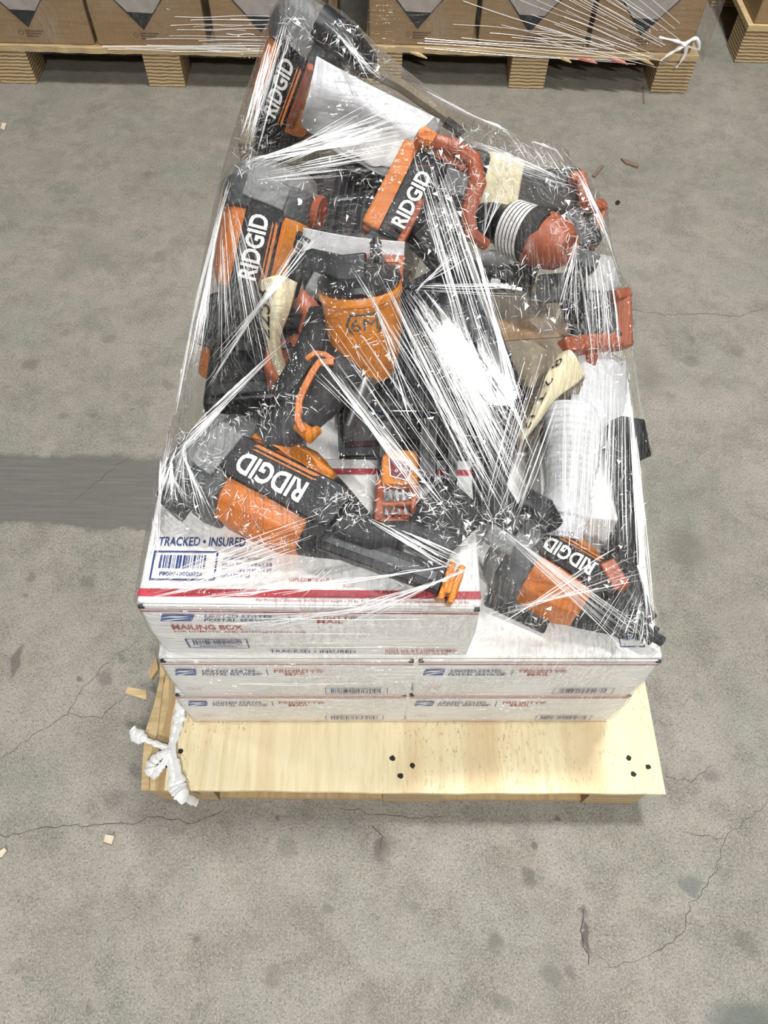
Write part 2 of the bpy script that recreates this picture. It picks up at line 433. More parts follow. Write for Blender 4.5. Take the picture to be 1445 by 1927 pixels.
# ------------------------------------------------------------------ setting: floor with cracks
fb = MB()
N = 24
fb.quad([(-7, -3.5, 0), (7, -3.5, 0), (7, 9, 0), (-7, 9, 0)])
floor = fb.build('floor', [FLOOR, CRACK]); floor['kind'] = 'structure'
def crack(bm_, pts, wpx=2.0):
    rr = random.Random(int(pts[0][0] * 7 + pts[0][1]))
    P = [at(x, y, 0.0006) for x, y in pts]
    fine = []
    for a, b in zip(P, P[1:]):
        n = max(2, int((b - a).length / .012)); d = (b - a).normalized(); sd = Vector((-d.y, d.x, 0))
        for i in range(n):
            fine.append(a.lerp(b, i / n) + sd * rr.uniform(-.0045, .0045))
    fine.append(P[-1])
    prev = None
    for i, p in enumerate(fine):
        d = (fine[min(i + 1, len(fine) - 1)] - fine[max(0, i - 1)]).normalized(); sd = Vector((-d.y, d.x, 0))
        k = math.sin(math.pi * min(1, max(0.12, i / max(1, len(fine) - 1)))) * .5 + .5
        wd = wpx * .00042 * k * rr.uniform(.5, 1.3)
        cur = (bm_.verts.new(p - sd * wd), bm_.verts.new(p + sd * wd))
        if prev:
            f = bm_.faces.new((prev[0], prev[1], cur[1], cur[0])); f.material_index = 1
        prev = cur
b2 = bmesh.new(); b2.from_mesh(floor.data)
for pts, wd in [(((0, 1575), (60, 1562), (130, 1553), (165, 1556), (200, 1550), (240, 1553), (290, 1537), (360, 1547), (420, 1525)), 1.7),
            (((0, 1428), (60, 1385), (130, 1345), (150, 1300), (215, 1235), (262, 1205)), 1.5),
            (((130, 1345), (190, 1350), (262, 1282)), 1.3),
            (((1183, 582), (1250, 592), (1330, 590), (1390, 596), (1445, 578)), 1.6),
            (((1445, 1510), (1400, 1548), (1362, 1578), (1345, 1648), (1300, 1700), (1285, 1760), (1225, 1800), (1150, 1818), (1125, 1800)), 1.2),
            (((1362, 1578), (1320, 1572), (1285, 1565)), 1.1), (((1252, 1462), (1300, 1470), (1345, 1440)), 1.0),
            (((640, 1518), (700, 1530), (780, 1540), (840, 1535)), 1.2),
            (((700, 1550), (722, 1575), (716, 1598)), 2.4), (((1100, 1712), (1096, 1750), (1107, 1815)), 2.6),
            (((130, 950), (190, 900), (230, 868), (262, 848)), .9)]:
    crack(b2, pts, wd)
b2.to_mesh(floor.data); b2.free()

# litter on the floor
def litter(name, pts, t, mat, label, cat='wood chip'):
    mb = MB(); P = [at(x, y, 0.001) for x, y in pts]
    mb.loft([[p for p in P], [p + Vector((0, 0, t)) for p in P]])
    o = mb.build(name, mat, bevel=.0006); tag(o, label, cat, 'wood bits lying on the floor'); return o
litter('wood_chip', [(200, 1571), (217, 1574), (212, 1590), (197, 1585)], .008, CHIP, 'pale square wood chip on concrete left of the pallet front')
litter('wood_chip', [(-4, 1606), (10, 1596), (15, 1601), (4, 1615)], .006, CHIP, 'small wood chip at the left frame edge, front')
litter('wood_chip', [(5, 233), (13, 235), (9, 247), (2, 244)], .006, CHIP, 'tiny pale wood chip on the far left floor')
litter('wood_splinter', [(1168, 300), (1180, 303), (1202, 313), (1200, 317), (1176, 309)], .006, TWIG, 'short brown splinter on concrete right of the load top', 'splinter')
litter('wood_splinter', [(1131, 312), (1136, 314), (1119, 335), (1113, 332)], .006, TWIG, 'grey brown splinter nearest the wrapped load at upper right', 'splinter')
litter('wood_splinter', [(1209, 165), (1211, 165), (1213, 195), (1210, 195)], .004, TWIG, 'thin upright splinter below the far right pallet block', 'splinter')
litter('pebble', [(1158, 380), (1163, 378), (1167, 382), (1163, 386), (1158, 385)], .004, INK, 'tiny black pebble on concrete right of the load', 'pebble')

# ------------------------------------------------------------------ main pallet
ZD = .13
fl = at(260, 1487, ZD); fr = at(1253, 1495, ZD)
xdir = (fr - fl); PW = xdir.length; xdir.normalize()
PF = frame(fl, xdir, (0, 0, 1))            # pallet frame: x across, y away from the camera
PD = 1.16
pal = thing('wooden_pallet', PF @ Matrix.Translation((PW / 2, PD / 2, -ZD)), 'pale new plywood pallet under the film wrapped tool load', 'pallet')
mb = MB()
fy = lambda x: .0012 * math.sin(x * 9) + .0006 * math.sin(x * 40)
outl = [(i / 24 * (PW - .05) + .05, fy(i / 24 * PW)) for i in range(25)] + [(PW, .3), (PW - .003, .6), (PW, PD), (0.05, PD)]
outl += [(.05 + .012 * math.sin(k * 3.1) + .006 * math.sin(k * 7), PD - k * PD / 9) for k in range(1, 9)]
mb.prism(outl, -.011, 0, PF); mb.build('deck_board', PLY, pal)
# delaminated left edge: raw inner layer and thin outer strip
mb = MB(); L = [(0.02, 0), (.055, .0)] + [(.06 + .010 * math.sin(k * 3.1), k * PD / 9) for k in range(1, 10)] + [(.018 + .008 * math.sin(k * 2.3), k * PD / 9) for k in range(9, 0, -1)]
mb.prism(L, -.010, -.0035, PF); mb.build('torn_inner_layer', RAWPLY, pal)
for q0, q1, z in ((.0, .016, .002), (.010, .028, -.002)):
    mb = MB(); k0 = random.random() * 5
    a = [(q0 + .006 * math.sin(k * 1.7 + k0) - (.012 if k > 5 else 0), k * .5 / 9) for k in range(0, 10)]
    b = [(q1 + .005 * math.sin(k * 2.6 + k0) - (.012 if k > 5 else 0), k * .5 / 9) for k in range(9, -1, -1)]
    mb.prism(a + b, -.011 + z, -.001 + z, PF); mb.build('edge_strip', PLYEDGE, pal)
mb = MB(); P = [at(242, 1294, .125), at(276, 1301, .125), at(277, 1318, .125), at(236, 1305, .125)]
mb.loft([P, [p + Vector((0, 0, .004)) for p in P]]); mb.build('splintered_offcut', PLYEDGE, pal)
mb = MB(); P = [at(281, 1268, .128), at(296, 1240, .128), at(300, 1262, .128), at(287, 1282, .128)]
mb.loft([P, [p + Vector((0, 0, .012)) for p in P]]); mb.build('splintered_offcut', RAWPLY, pal)
bx = [(.0, .12), (.455, .12), (PW - .15, .11)]
for j, yy in enumerate((.006, PD / 2 - .06, PD - .13)):
    for i, (x, bw) in enumerate(bx):
        mb = MB(); mb.box((x + bw / 2 + .015, yy + .06, -ZD / 2 - .006), (bw, .12, ZD - .026), PF); mb.build('block', PLYLAM, pal, bevel=.0015)
    mb = MB(); mb.box((PW / 2 + (.01 if j == 0 else 0), yy + .055, -ZD + .008), (PW - .06, .10, .014), PF); mb.build('bottom_board', RAWPLY, pal)
mb = MB(); mb.box((PW / 2, .28, -.030), (PW - .05, .10, .016), PF); mb.build('stringer_board', RAWPLY, pal)
for px, py in ((307, 1409), (340, 1414), (312, 1440), (738, 1427), (776, 1441), (753, 1460), (1183, 1427), (1219, 1443), (1192, 1457)):
    c = at(px, py, ZD); rr = random.Random(px)
    mb = MB(); ring = [c + Vector((math.cos(a) * .0055 * rr.uniform(.75, 1.2), math.sin(a) * .0055 * rr.uniform(.75, 1.2), 0)) for a in [k * math.pi / 5 for k in range(10)]]
    mb.loft([ring, [p + Vector((0, 0, .0006)) for p in ring]]); mb.build('nail_hole', HOLE, pal)

# ------------------------------------------------------------------ white mailing boxes
def mail_box(P, w, d, h, label, style, rz=0.0, seed=1, label_part=None):
    """P = front lower left corner on its support"""
    Mx = Matrix.Translation(P) @ Matrix.Rotation(rz, 4, 'Z')
    t = thing('mailing_box', Mx @ Matrix.Translation((w / 2, d / 2, 0)), label, 'cardboard box', 'white mailing boxes in the stack')
    rr = random.Random(seed)
    j = lambda: rr.uniform(-.003, .003)
    bot = [(0, 0, 0), (w, 0, 0), (w, d, 0), (0, d, 0)]
    top = [(j() - .001, j(), h), (w + j(), j(), h), (w, d, h), (0, d, h)]
    mid = [(-.003, -.003, h * .5), (w + .003, -.003, h * .5), (w + .003, d + .002, h * .5), (-.003, d + .002, h * .5)]
    mb = MB(); mb.loft([bot, mid, top], Mx); mb.build('carton', BOXWHITE, t, bevel=.004)
    # lid flap lip along the front top edge and dark corner slots
    mb = MB(); mb.box((w / 2, -.0022, h - .004), (w * .96, .0022, .004), Mx); mb.build('lid_lip', BOXWHITE, t)
    for x in (.006, w - .006):
        mb = MB(); mb.box((x, -.003, h - .006), (.008, .004, .006), Mx); mb.build('corner_slot', INK, t)
    FMx = Mx @ Matrix.Rotation(R(90), 4, 'X')            # front face frame: x right, y up, z towards camera
    FZ = .0046
    nv, rd, bl = MB(), MB(), MB()
    if style != 'blank':
        rect(rd, .002, h * .895, w - .004, .0042, FMx, FZ)
    if style in ('small', 'faded'):
        rect(rd, .002, h * .055, w - .004, .0028, FMx, FZ)
        for (a, b, c_, d_) in ((.03, .64, .092, .13),):
            bl.prism([(w * a, h * b), (w * (a + c_ - .008), h * b), (w * (a + c_), h * (b + d_)), (w * (a + .012), h * (b + d_))], FZ - .0002, FZ + .0002, FMx)
        add_text(nv, 'UNITED STATES', w * .145, h * .705, w * .215, h * .065, FMx, .018, .25, FZ)
        add_text(nv, 'POSTAL SERVICE®', w * .137, h * .625, w * .245, h * .065, FMx, .018, .25, FZ)
        rect(nv, w * .405, h * .625, .0012, h * .15, FMx, FZ)
        add_text(rd, 'PRIORITY®', w * .435, h * .70, w * .20, h * .075, FMx, .012, 0, FZ)
        add_text(rd, 'MAIL', w * .475, h * .62, w * .095, h * .065, FMx, .012, 0, FZ)
        outline(nv, w * .63 , h * .12, w * .27, h * .17, .0012, FMx, FZ)
        barcode(nv, w * .655, h * .15, w * .22, h * .11, FMx, seed, FZ)
        add_text(rd, 'To schedule free pickup', w * .04, h * .30, w * .085, h * .022, FMx, 0, 0, FZ)
        for k in range(2): add_text(rd, 'scan the code', w * .04, h * (.27 - k * .03), w * .06, h * .018, FMx, 0, 0, FZ)
    if style == 'large':
        bl.prism([(.022, h * .73), (.066, h * .73), (.074, h * .83), (.028, h * .83)], FZ - .0002, FZ + .0002, FMx)
        add_text(nv, 'UNITED STATES', .088, h * .795, .096, h * .052, FMx, .018, .25, FZ)
        add_text(nv, 'POSTAL SERVICE®', .084, h * .725, .110, h * .052, FMx, .018, .25, FZ)
        rect(nv, .207, h * .72, .0013, h * .13, FMx, FZ)
        add_text(rd, 'PRIORITY®', .226, h * .785, .078, h * .065, FMx, .014, 0, FZ)
        add_text(rd, 'MAIL', .246, h * .71, .038, h * .055, FMx, .014, 0, FZ)
        add_text(rd, 'MAILING BOX', .033, h * .565, .103, h * .09, FMx, .012, 0, FZ)
        add_text(rd, 'FOR DOMESTIC AND INTERNATIONAL USE', .033, h * .51, .195, h * .035, FMx, .004, 0, FZ)
        outline(nv, .042, h * .19, .094, h * .19, .0022, FMx, FZ)
        barcode(nv, .052, h * .25, .074, h * .10, FMx, 5, FZ)
        add_text(nv, 'P800010000025', .060, h * .21, .056, h * .028, FMx, .012, 0, FZ)
        add_text(nv, 'TRACKED ■ INSURED'.replace('■', '•'), .165, h * .10, .135, h * .055, FMx, .015, 0, FZ)
        add_text(rd, 'VISIT US AT USPS.COM®', .345, h * .135, .112, h * .06, FMx, .01, 0, FZ)
        add_text(rd, 'ORDER FREE SUPPLIES ONLINE', .345, h * .075, .100, h * .045, FMx, .004, 0, FZ)
    # eagle head strokes over the blue emblem
    wh = MB()
    if style in ('small', 'faded', 'large'):
        if style == 'large': ex, ey, ew, eh = .024, h * .735, .046, h * .09
        else: ex, ey, ew, eh = w * .033, h * .645, w * .088, h * .12
        wh.prism([(ex, ey + eh * .55), (ex + ew * .3, ey + eh * .95), (ex + ew * .9, ey + eh * .98), (ex + ew * .5, ey + eh * .62), (ex + ew * .25, ey + eh * .7)], FZ + .0002, FZ + .0005, FMx)
        wh.prism([(ex + ew * .05, ey + eh * .12), (ex + ew * .5, ey + eh * .45), (ex + ew * .95, ey + eh * .62), (ex + ew * .55, ey + eh * .32), (ex + ew * .2, ey + eh * .02)], FZ + .0002, FZ + .0005, FMx)
        wh.build('emblem_eagle', BOXWHITE, t)
        bl.build('blue_emblem', BLUE, t)
    TMx = Mx @ Matrix.Translation((0, 0, h)); TZ = .0018
    if style == 'large':
        rect(rd, .0, .009, w, .012, TMx, TZ); rect(rd, .0, d - .032, w, .011, TMx, TZ)
        add_text(rd, 'For Domestic shipments, the maximum weight is 70 lbs. For International shipments, the maximum weight is 20 lbs.', .165, .001, .295, .0055, TMx, .004, 0, TZ)
        add_text(nv, 'TRACKED • INSURED', .016, .089, .125, .015, TMx, .02, 0, TZ)
        outline(nv, .012, .034, .092, .047, .0026, TMx, TZ)
        barcode(nv, .022, .053, .068, .021, TMx, 9, TZ)
        add_text(nv, 'P800010000025', .025, .041, .060, .0065, TMx, .018, 0, TZ)
        for k, s in enumerate(('ODCMR 0-1097  P&V CustomerCopy', 'ID: 11 7/8 x 8 3/8 x 5 5/8', 'OD: 12 1/8 x 14.60 x 14 5/8', 'ODCUFT 0.333')):
            add_text(nv, s, .112, .066 - k * .009, .070 - (.03 if k == 3 else 0), .0058, TMx, .006, 0, TZ)
        add_text(rd, 'USPS.COM/PICKUP', .208, .034, .056, .0055, TMx, .006, 0, TZ)
        for cx in (.285, .43):
            rect(rd, cx, .026, .014 if cx < .3 else -.014, .0008, TMx, TZ); rect(rd, cx, .026, .0008, .010, TMx, TZ)
    if style == 'small':
        outline(nv, w - .066, .018, .040, .03, .0016, TMx, TZ)
        barcode(nv, w - .060, .03, .027, .013, TMx, 3, TZ)
    if len(nv.b.faces): nv.build('navy_printing', NAVY, t)
    else: nv.b.free()
    if len(rd.b.faces): rd.build('red_printing', REDINK if style != 'faded' else PALERED, t)
    else: rd.b.free()
    return t

A0 = at(365, 1357, ZD); A1 = at(762, 1357, ZD); A2 = at(1141, 1357, ZD)
az = math.atan2(A2.y - A0.y, A2.x - A0.x)
BH = .178
w1 = (A1 - A0).length - .002; w2 = (A2 - A1).length
mail_box(A0, w1, .38, BH, 'white mailing box, bottom layer front left, resting on the pallet deck', 'small', az, 11)
mail_box(A1, w2, .38, BH, 'white mailing box, bottom layer front right, resting on the pallet deck', 'small', az, 12)
ZB = ZD + BH + .002
C0 = atY(303, 1238, A0.y - .006); C0 = Vector((C0.x, C0.y, ZB)); C1 = Vector((A1.x + .006, A1.y - .006, ZB)); C2 = atY(1248, 1240, A1.y)
h2 = .188
C0.x = at(300, 1231, ZB + h2).x
w3 = C1.x - C0.x - .004
w4 = at(1248, 1241, ZB + h2).x - C1.x
mail_box(C0, w3, .38, h2, 'white mailing box, second layer left, under the big labelled box', 'faded', az, 13)
mail_box(C1, w4, .40, h2, 'white mailing box, second layer right, nailer lying on its top', 'small', az, 14)
ZC = ZB + h2 + .002
mail_box(A0 + Vector((0, .385, 0)), w1, .38, BH, 'white mailing box in the bottom layer behind the front left box', 'blank', az, 15)
mail_box(A1 + Vector((0, .385, 0)), w2, .38, BH, 'white mailing box in the bottom layer behind the front right box', 'blank', az, 16)
mail_box(C0 + Vector((0, .385, 0)), w3, .38, h2, 'white mailing box in the second layer behind, left', 'blank', az, 17)
mail_box(C1 + Vector((0, .405, 0)), w4, .38, h2, 'white mailing box in the second layer behind, right', 'blank', az, 18)
h3 = .19
Tl = at(256, 1134, ZC + h3); Tr = at(906, 1140, ZC + h3)
w5 = (Tr - Tl).length; az3 = math.atan2(Tr.y - Tl.y, Tr.x - Tl.x)
d5 = at(770, 862, ZC + h3).y - at(770, 1137, ZC + h3).y
mail_box(Vector((Tl.x, Tl.y, ZC)), w5, d5, h3, 'large white mailing box on top of the front stack, tracked and insured print', 'large', az3, 19)
ZT = ZC + h3
print('ZB', ZB, 'ZC', ZC, 'ZT', ZT, 'w', w1, w3, w4, w5, d5)
# ------------------------------------------------------------------ cordless nailers
def oct_ring(x, k=1.0, dy=0.0, dz=0.0, zt=.05):
    P = [(.064, -.042), (.069, .014), (.050, .041), (.022, .050), (-.030, .050), (-.052, .036), (-.066, .008), (-.058, -.040)]
    return [(x, y * k + dy, (z if z < 0 else z * zt / .05) * k + dz) for y, z in P]

def nailer(nose, cap, up, label, s=1.0, extras=None, body=ORANGE, side=ORANGE2, zoff=-.05):
    """nose and cap: world points on the logo strip; X of the tool runs nose to cap"""
    ax = cap - nose; L = ax.length / s
    M = frame(nose, ax, up) @ Matrix.Scale(s, 4) @ Matrix.Translation((0, 0, zoff))
    t = thing('cordless_nailer', M.copy(), label, 'nail gun', 'black and orange cordless nailers')
    Z = .05
    # housing: main orange shell
    mb = MB(); mb.loft([oct_ring(.035, .82), oct_ring(.06, .97), oct_ring(L * .55, 1.0), oct_ring(L - .045, 1.0), oct_ring(L - .03, .94)], M); mb.build('housing', body, t, bevel=.003)
    # faceted brighter shell along the lower side of the lettering
    mb = MB(); q = [(-.033, .0515), (-.054, .038), (-.070, .008), (-.066, -.012), (-.045, .0)]
    mb.loft([[(x, y * k, z * k) for y, z in q] for x, k in ((.055, .9), (.075, 1.0), (L * .52, 1.0), (L * .6, 1.07), (L - .05, 1.07), (L - .034, 1.0))], M)
    mb.build('side_shell', side, t, bevel=.002)
    # black strip with bevelled ends
    mb = MB(); zz = Z
    mb.prism([(.0, -.024), (.014, -.031), (L - .028, -.031), (L - .02, -.022), (L - .02, .016), (L - .034, .024), (.03, .026), (.006, .020)], zz - .008, zz + .0055, M)
    mb.build('logo_strip', BLACK, t, bevel=.002)
    mb = MB()
    for y0, y1 in ((-.0205, -.0185), (-.0275, -.0235)):
        mb.prism([(.045, y0), (L - .05, y0), (L - .045, y1), (.052, y1)], zz + .005, zz + .0066, M)
    mb.build('accent_stripe', ORANGE, t)
    mb = MB(); lw = min(.112, L * .50)
    add_text(mb, 'RIDGID', .052, -.013, lw, .0285, M, .028, .0, zz + .0066)
    mb.build('lettering', WHITEINK, t)
    # grey end cap: rim, dome and lighter top plate
    mb = MB(); mb.loft([oct_ring(L - .036, 1.06), oct_ring(L - .010, 1.10), oct_ring(L + .010, 1.04)], M); ec = mb.build('end_cap', GREY, t, bevel=.004)
    mb = MB(); mb.loft([oct_ring(L + .008, 1.0), oct_ring(L + .030, .90), oct_ring(L + .040, .62)], M); mb.build('cap_dome', LGREY, ec, bevel=.004)
    mb = MB(); mb.prism([(L - .028, -.03), (L + .004, -.034), (L + .012, -.01), (L + .012, .03), (L - .02, .034)], .052, .060, M); mb.build('cap_plate', LGREY, ec, bevel=.002)
    for y in (-.045, .045):
        mb = MB(); mb.cyl((L - .008, y, .036), (L - .008, y * 1.05, .046), .0045, n=12, M=M); mb.build('screw', STEEL, ec)
    # nose
    mb = MB(); mb.loft([oct_ring(.048, .88), oct_ring(.02, .74, .0, -.004), oct_ring(-.02, .5, 0, -.01), oct_ring(-.035, .36, 0, -.014)], M); nz = mb.build('nose_guard', RUBBER, t, bevel=.003)
    mb = MB(); mb.box((-.055, 0, -.016), (.05, .026, .020), M); mb.box((-.085, 0, -.016), (.02, .014, .012), M); mb.build('nose_piece', RUBBER, t, bevel=.0015)
    mb = MB(); mb.cyl((-.03, .022, -.01), (-.03, .034, -.01), .012, n=18, M=M); mb.build('depth_dial', RUBBER, t)
    mb = MB()
    for k in range(5): mb.box((.012 + k * .0065, .028, .024), (.003, .018, .006), M)
    mb.build('vent_ribs', BLACK, t)
    if extras: extras(t, M, L)
    return t, M, L

def magazine(t, a, b, wd=.030, h=.022, tip=None, name='magazine', up=(0, -.3, 1), mat=BLACK):
    mb = MB(); mb.bar(a, b, wd, h, up); m = mb.build(name, mat, t, bevel=.002)
    d = (b - a).normalized(); u = Vector(up).normalized()
    mb = MB(); mb.bar(a + d * .01 + u * h * .5, b - d * .01 + u * h * .5, wd * .35, .003, up); mb.build('rail', GREY, m)
    mb = MB(); n = int((b - a).length / .022)
    for k in range(n):
        p = a + d * (.018 + k * .022) + u * (h * .5)
        mb.bar(p, p + d * .006, wd * .9, .0025, up)
    mb.build('ribs', RUBBER, m)
    if tip:
        mb = MB(); c = b
        for k in (0, .014): mb.bar(c + d * k, c + d * (k + .009), wd * 1.5, h * 1.45, up)
        mb.bar(c, c + d * .024, wd * .9, h * 1.2, up)
        mb.build('end_clip', tip, m, bevel=.002)
    return m

UPC = Vector((0, -.45, 1))
# front left, lying on the big box
def ex3(t, M, L):
    magazine(t, at(600, 1010, .735), at(832, 1094, .715), .036, .03, ORANGE2)
    mb = MB(); mb.tube([at(640, 985, .75), at(700, 1010, .745), at(770, 1000, .74), at(850, 1030, .73)], [.024, .020, .019, .024], 14)
    mb.build('handle', RUBBER, t, smooth=True)
    mb = MB(); mb.box((0, 0, 0), (.03, .022, .02), frame(at(745, 1062, .72), (1, -.3, 0), UPC)); mb.build('trigger', RUST, t, bevel=.004)
    # swollen grey motor end with side vents
    mb = MB(); mb.loft([oct_ring(L + .015, 1.0, .02, -.01), oct_ring(L + .045, .86, .02, -.012), oct_ring(L + .055, .6, .02, -.014)], M); mb.build('motor_end', GREY, t, bevel=.006)
    # belt hook and bright orange trigger housing along the upper side
    mb = MB(); P = [at(440, 792, .80), at(500, 800, .80), at(560, 832, .80), at(600, 860, .795), at(632, 885, .79), at(622, 905, .785), at(560, 890, .785), at(500, 850, .79), at(450, 820, .795)]
    mb.loft([[p - Vector((0, 0, .035)) for p in P], P]); mb.build('upper_shell', ORANGE2, t, bevel=.006, seg=3)
nailer(at(645, 966, .785), at(400, 842, .81), Vector((.02, -.24, 1)), 'large orange nailer lying upside down on the labelled box, front left', 1.12, ex3)

# front right, lying on the second-layer box
def ex5(t, M, L):
    magazine(t, at(925, 1110, .515), at(1035, 1165, .505), .055, .022, None, 'battery_pack', mat=RUBBER)
    magazine(t, at(1120, 1050, .575), at(1218, 1170, .52), .030, .028, None)
    mb = MB(); mb.bar(at(1140, 1060, .60), at(1170, 1110, .60), .026, .024, UPC); mb.build('trigger_guard', RUST, t, bevel=.003)
nailer(at(1172, 1108, .60), at(992, 1003, .605), Vector((.14, .02, 1)), 'orange nailer lying on the lower right box, grey cap to the left', 1.02, ex5)

# middle left, standing tilted
def ex2(t, M, L):
    mb = MB(); mb.cyl((L - .01, -.066, .01), (L - .01, -.078, .012), .024, n=24, M=M); bd = mb.build('round_badge', RUST, t, bevel=.002)
    mb = MB(); mb.prism([(-.010, -.009), (.010, -.009), (0, .011)], 0, .002, M @ Matrix.Translation((L - .01, -.079, .013)) @ Matrix.Rotation(R(90), 4, 'X')); mb.build('badge_triangle', PALERED, bd)
    # black side plate with square marks
    Q = frame(at(560, 487, .85), at(572, 425, .90) - at(552, 492, .84), UPC)
    mb = MB(); mb.box((0, 0, 0), (.085, .026, .008), Q); sp = mb.build('side_plate', BLACK, t, bevel=.002)
    mb = MB()
    for k in range(4): outline(mb, -.036 + k * .018, -.007, .014, .014, .002, Q, .0046)
    mb.build('square_marks', WHITEINK, sp)
    magazine(t, at(418, 560, .77), at(402, 650, .70), .042, .05, None, 'rubber_foot', mat=RUBBER)
    mb = MB(); mb.tube([at(440, 560, .77), at(408, 620, .72), at(392, 700, .62)], [.022, .020, .018], 12); mb.build('handle', ORANGE, t, smooth=True)
    magazine(t, at(452, 610, .70), at(520, 740, .62), .05, .03, None)
nailer(at(453, 592, .80), at(505, 352, .93), Vector((.0, -.55, 1)), 'orange nailer standing at the middle left, grey cap up, beside the curled cream label', 1.05, ex2)

# top left, highest on the load
def ex1(t, M, L):
    mb = MB(); mb.tube([at(600, 40, 1.02), at(650, 75, 1.0), at(690, 118, .95)], [.028, .026, .022], 12); mb.build('handle', BLACK, t, smooth=True)
    mb = MB(); mb.bar(at(585, 125, .99), at(545, 235, .86), .014, .012, UPC); mb.build('trigger_guard', RUST, t, bevel=.003)
nailer(at(492, 268, .82), at(565, 62, .99), Vector((-.1, -.8, 1)), 'orange nailer standing highest at the far top left corner of the load', 1.0, ex1)

# ---- centre top nailer with long orange bar and open orange frame
M = frame(at(752, 400, .90), at(800, 300, .94) - at(735, 440, .86), UPC)
t = thing('framing_nailer', M, 'nailer with long orange bar and open orange guard at the top centre', 'nail gun')
mb = MB(); a, b = at(700, 432, .87), at(783, 275, .95)
mb.bar(a, b, .036, .03, UPC); mb.bar(a + Vector((.004, 0, -.012)), b + Vector((.004, 0, -.012)), .048, .02, UPC); mb.build('magazine_cover', ORANGE, t, bevel=.005, seg=3)
mb = MB(); mb.bar(at(738, 455, .86), at(815, 300, .94), .05, .04, UPC); mb.build('logo_strip', BLACK, t, bevel=.004)
Q = frame(at(748, 428, .895), at(806, 318, .95) - at(748, 428, .895), UPC)
mb = MB(); add_text(mb, 'RIDGID', 0, -.013, .088, .024, Q, .028, 0, .010); mb.build('lettering', WHITEINK, t)
mb = MB(); mb.bar(at(752, 470, .86), at(838, 300, .93), .012, .05, UPC); mb.build('accent_rail', RUST, t, bevel=.003)
mb = MB(); mb.box((0, 0, 0), (.16, .09, .06), frame(at(850, 370, .87), (.25, 1, .3), UPC)); mb.build('body', BLACK, t, bevel=.008)
mb = MB(); mb.tube([at(800, 262, .975), at(850, 275, .97), at(890, 300, .955), at(898, 345, .93), at(880, 400, .90), at(886, 440, .88), at(915, 462, .86)], [.013, .013, .014, .015, .013, .012, .010], 8)
mb.build('guard_frame', RUST, t, bevel=.002)
mb = MB(); mb.tube([at(792, 268, .965), at(800, 256, .985), at(815, 266, .98)], [.012, .014, .012], 8); mb.build('guard_corner', ORANGE, t)
mb = MB(); mb.tube([at(820, 290, .955), at(848, 300, .95), at(880, 318, .94)], .008, 8); mb.build('inner_brace', RUST, t)
mb = MB(); mb.bar(at(690, 448, .86), at(745, 478, .85), .05, .03, UPC); mb.build('nose_guard', RUBBER, t, bevel=.004)
magazine(t, at(790, 430, .88), at(905, 560, .80), .05, .04, None)

# ---- pneumatic nailer in the centre
a, b = at(676, 530, .955), at(694, 695, .84)
M = frame(a, b - a, (0, -.5, 1))
t = thing('pneumatic_nailer', M, 'pneumatic nailer with orange drum head and black hooked cap, centre of the load', 'nail gun')
ax = (b - a).length
def ringc(x, r, n=32, ey=1, ez=1, dy=0, dz=0): return [(x, dy + math.cos(k * 2 * math.pi / n) * r * ey, dz + math.sin(k * 2 * math.pi / n) * r * ez) for k in range(n)]
mb = MB(); mb.loft([ringc(.006, .054), ringc(.010, .0565), ringc(.016, .0565), ringc(.018, .0535), ringc(ax * .5, .052), ringc(ax * .8, .046), ringc(ax * 1.05, .034), ringc(ax * 1.12, .018)], M)
mb.build('drum_head', ORANGE2, t, smooth=True)
mb = MB(); mb.loft([ringc(.008, .050), ringc(-.002, .056), ringc(-.009, .054), ringc(-.014, .044), ringc(-.016, .026)], M); cp = mb.build('end_cap', BLACK, t, smooth=True)
mb = MB(); hp = [at(690, 505, .985), at(640, 505, .985), at(585, 487, .985), at(560, 495, .975), at(552, 530, .95), at(546, 560, .93)]
rings = []
for i, p in enumerate(hp):
    d = (hp[min(i + 1, 5)] - hp[max(i - 1, 0)]).normalized(); u = Vector((0, -.6, .8)); sd = d.cross(u).normalized(); u = sd.cross(d)
    wv = (.020, .017, .013, .013, .011, .009)[i]
    rings.append([p + sd * wv + u * .005, p - sd * wv + u * .005, p - sd * wv - u * .007, p + sd * wv - u * .007])
mb.loft(rings); mb.build('belt_hook', BLACK, t, bevel=.004, seg=3)
mb = MB(); mb.bar(at(585, 530, .93), at(655, 560, .93), .034, .02, (0, -.5, 1)); mb.build('grey_deflector', LGREY, t, bevel=.004)
# badge wrapped on the drum
B = MB(); outer = [(-.6, .0), (-.45, .5), (.45, .5), (.6, 0), (.45, -.5), (-.45, -.5)]
def drum(u, v, r=.0535):     # u around the drum, v along it
    rr = r - (v * .10 if v > 0 else 0)
    ang = math.pi / 2 + u / .052
    return M @ Vector((ax * .32 + v, math.cos(ang) * rr, math.sin(ang) * rr))
for k in range(6):
    p, q = outer[k], outer[(k + 1) % 6]
    for j in range(4):
        f0, f1 = j / 4, (j + 1) / 4
        pa = (p[0] + (q[0] - p[0]) * f0, p[1] + (q[1] - p[1]) * f0); pb = (p[0] + (q[0] - p[0]) * f1, p[1] + (q[1] - p[1]) * f1)
        B.quad([drum(-pa[0] * .042, pa[1] * .030), drum(-pb[0] * .042, pb[1] * .030), drum(-pb[0] * .036, pb[1] * .024), drum(-pa[0] * .036, pa[1] * .024)])
add_text(B, '6M', 0, 0, 1, 1, None, .0, 0, 0, fn=lambda x, y: drum((.5 - x) * .036, (.5 - y) * .017))
B.build('embossed_badge', GREY, t)
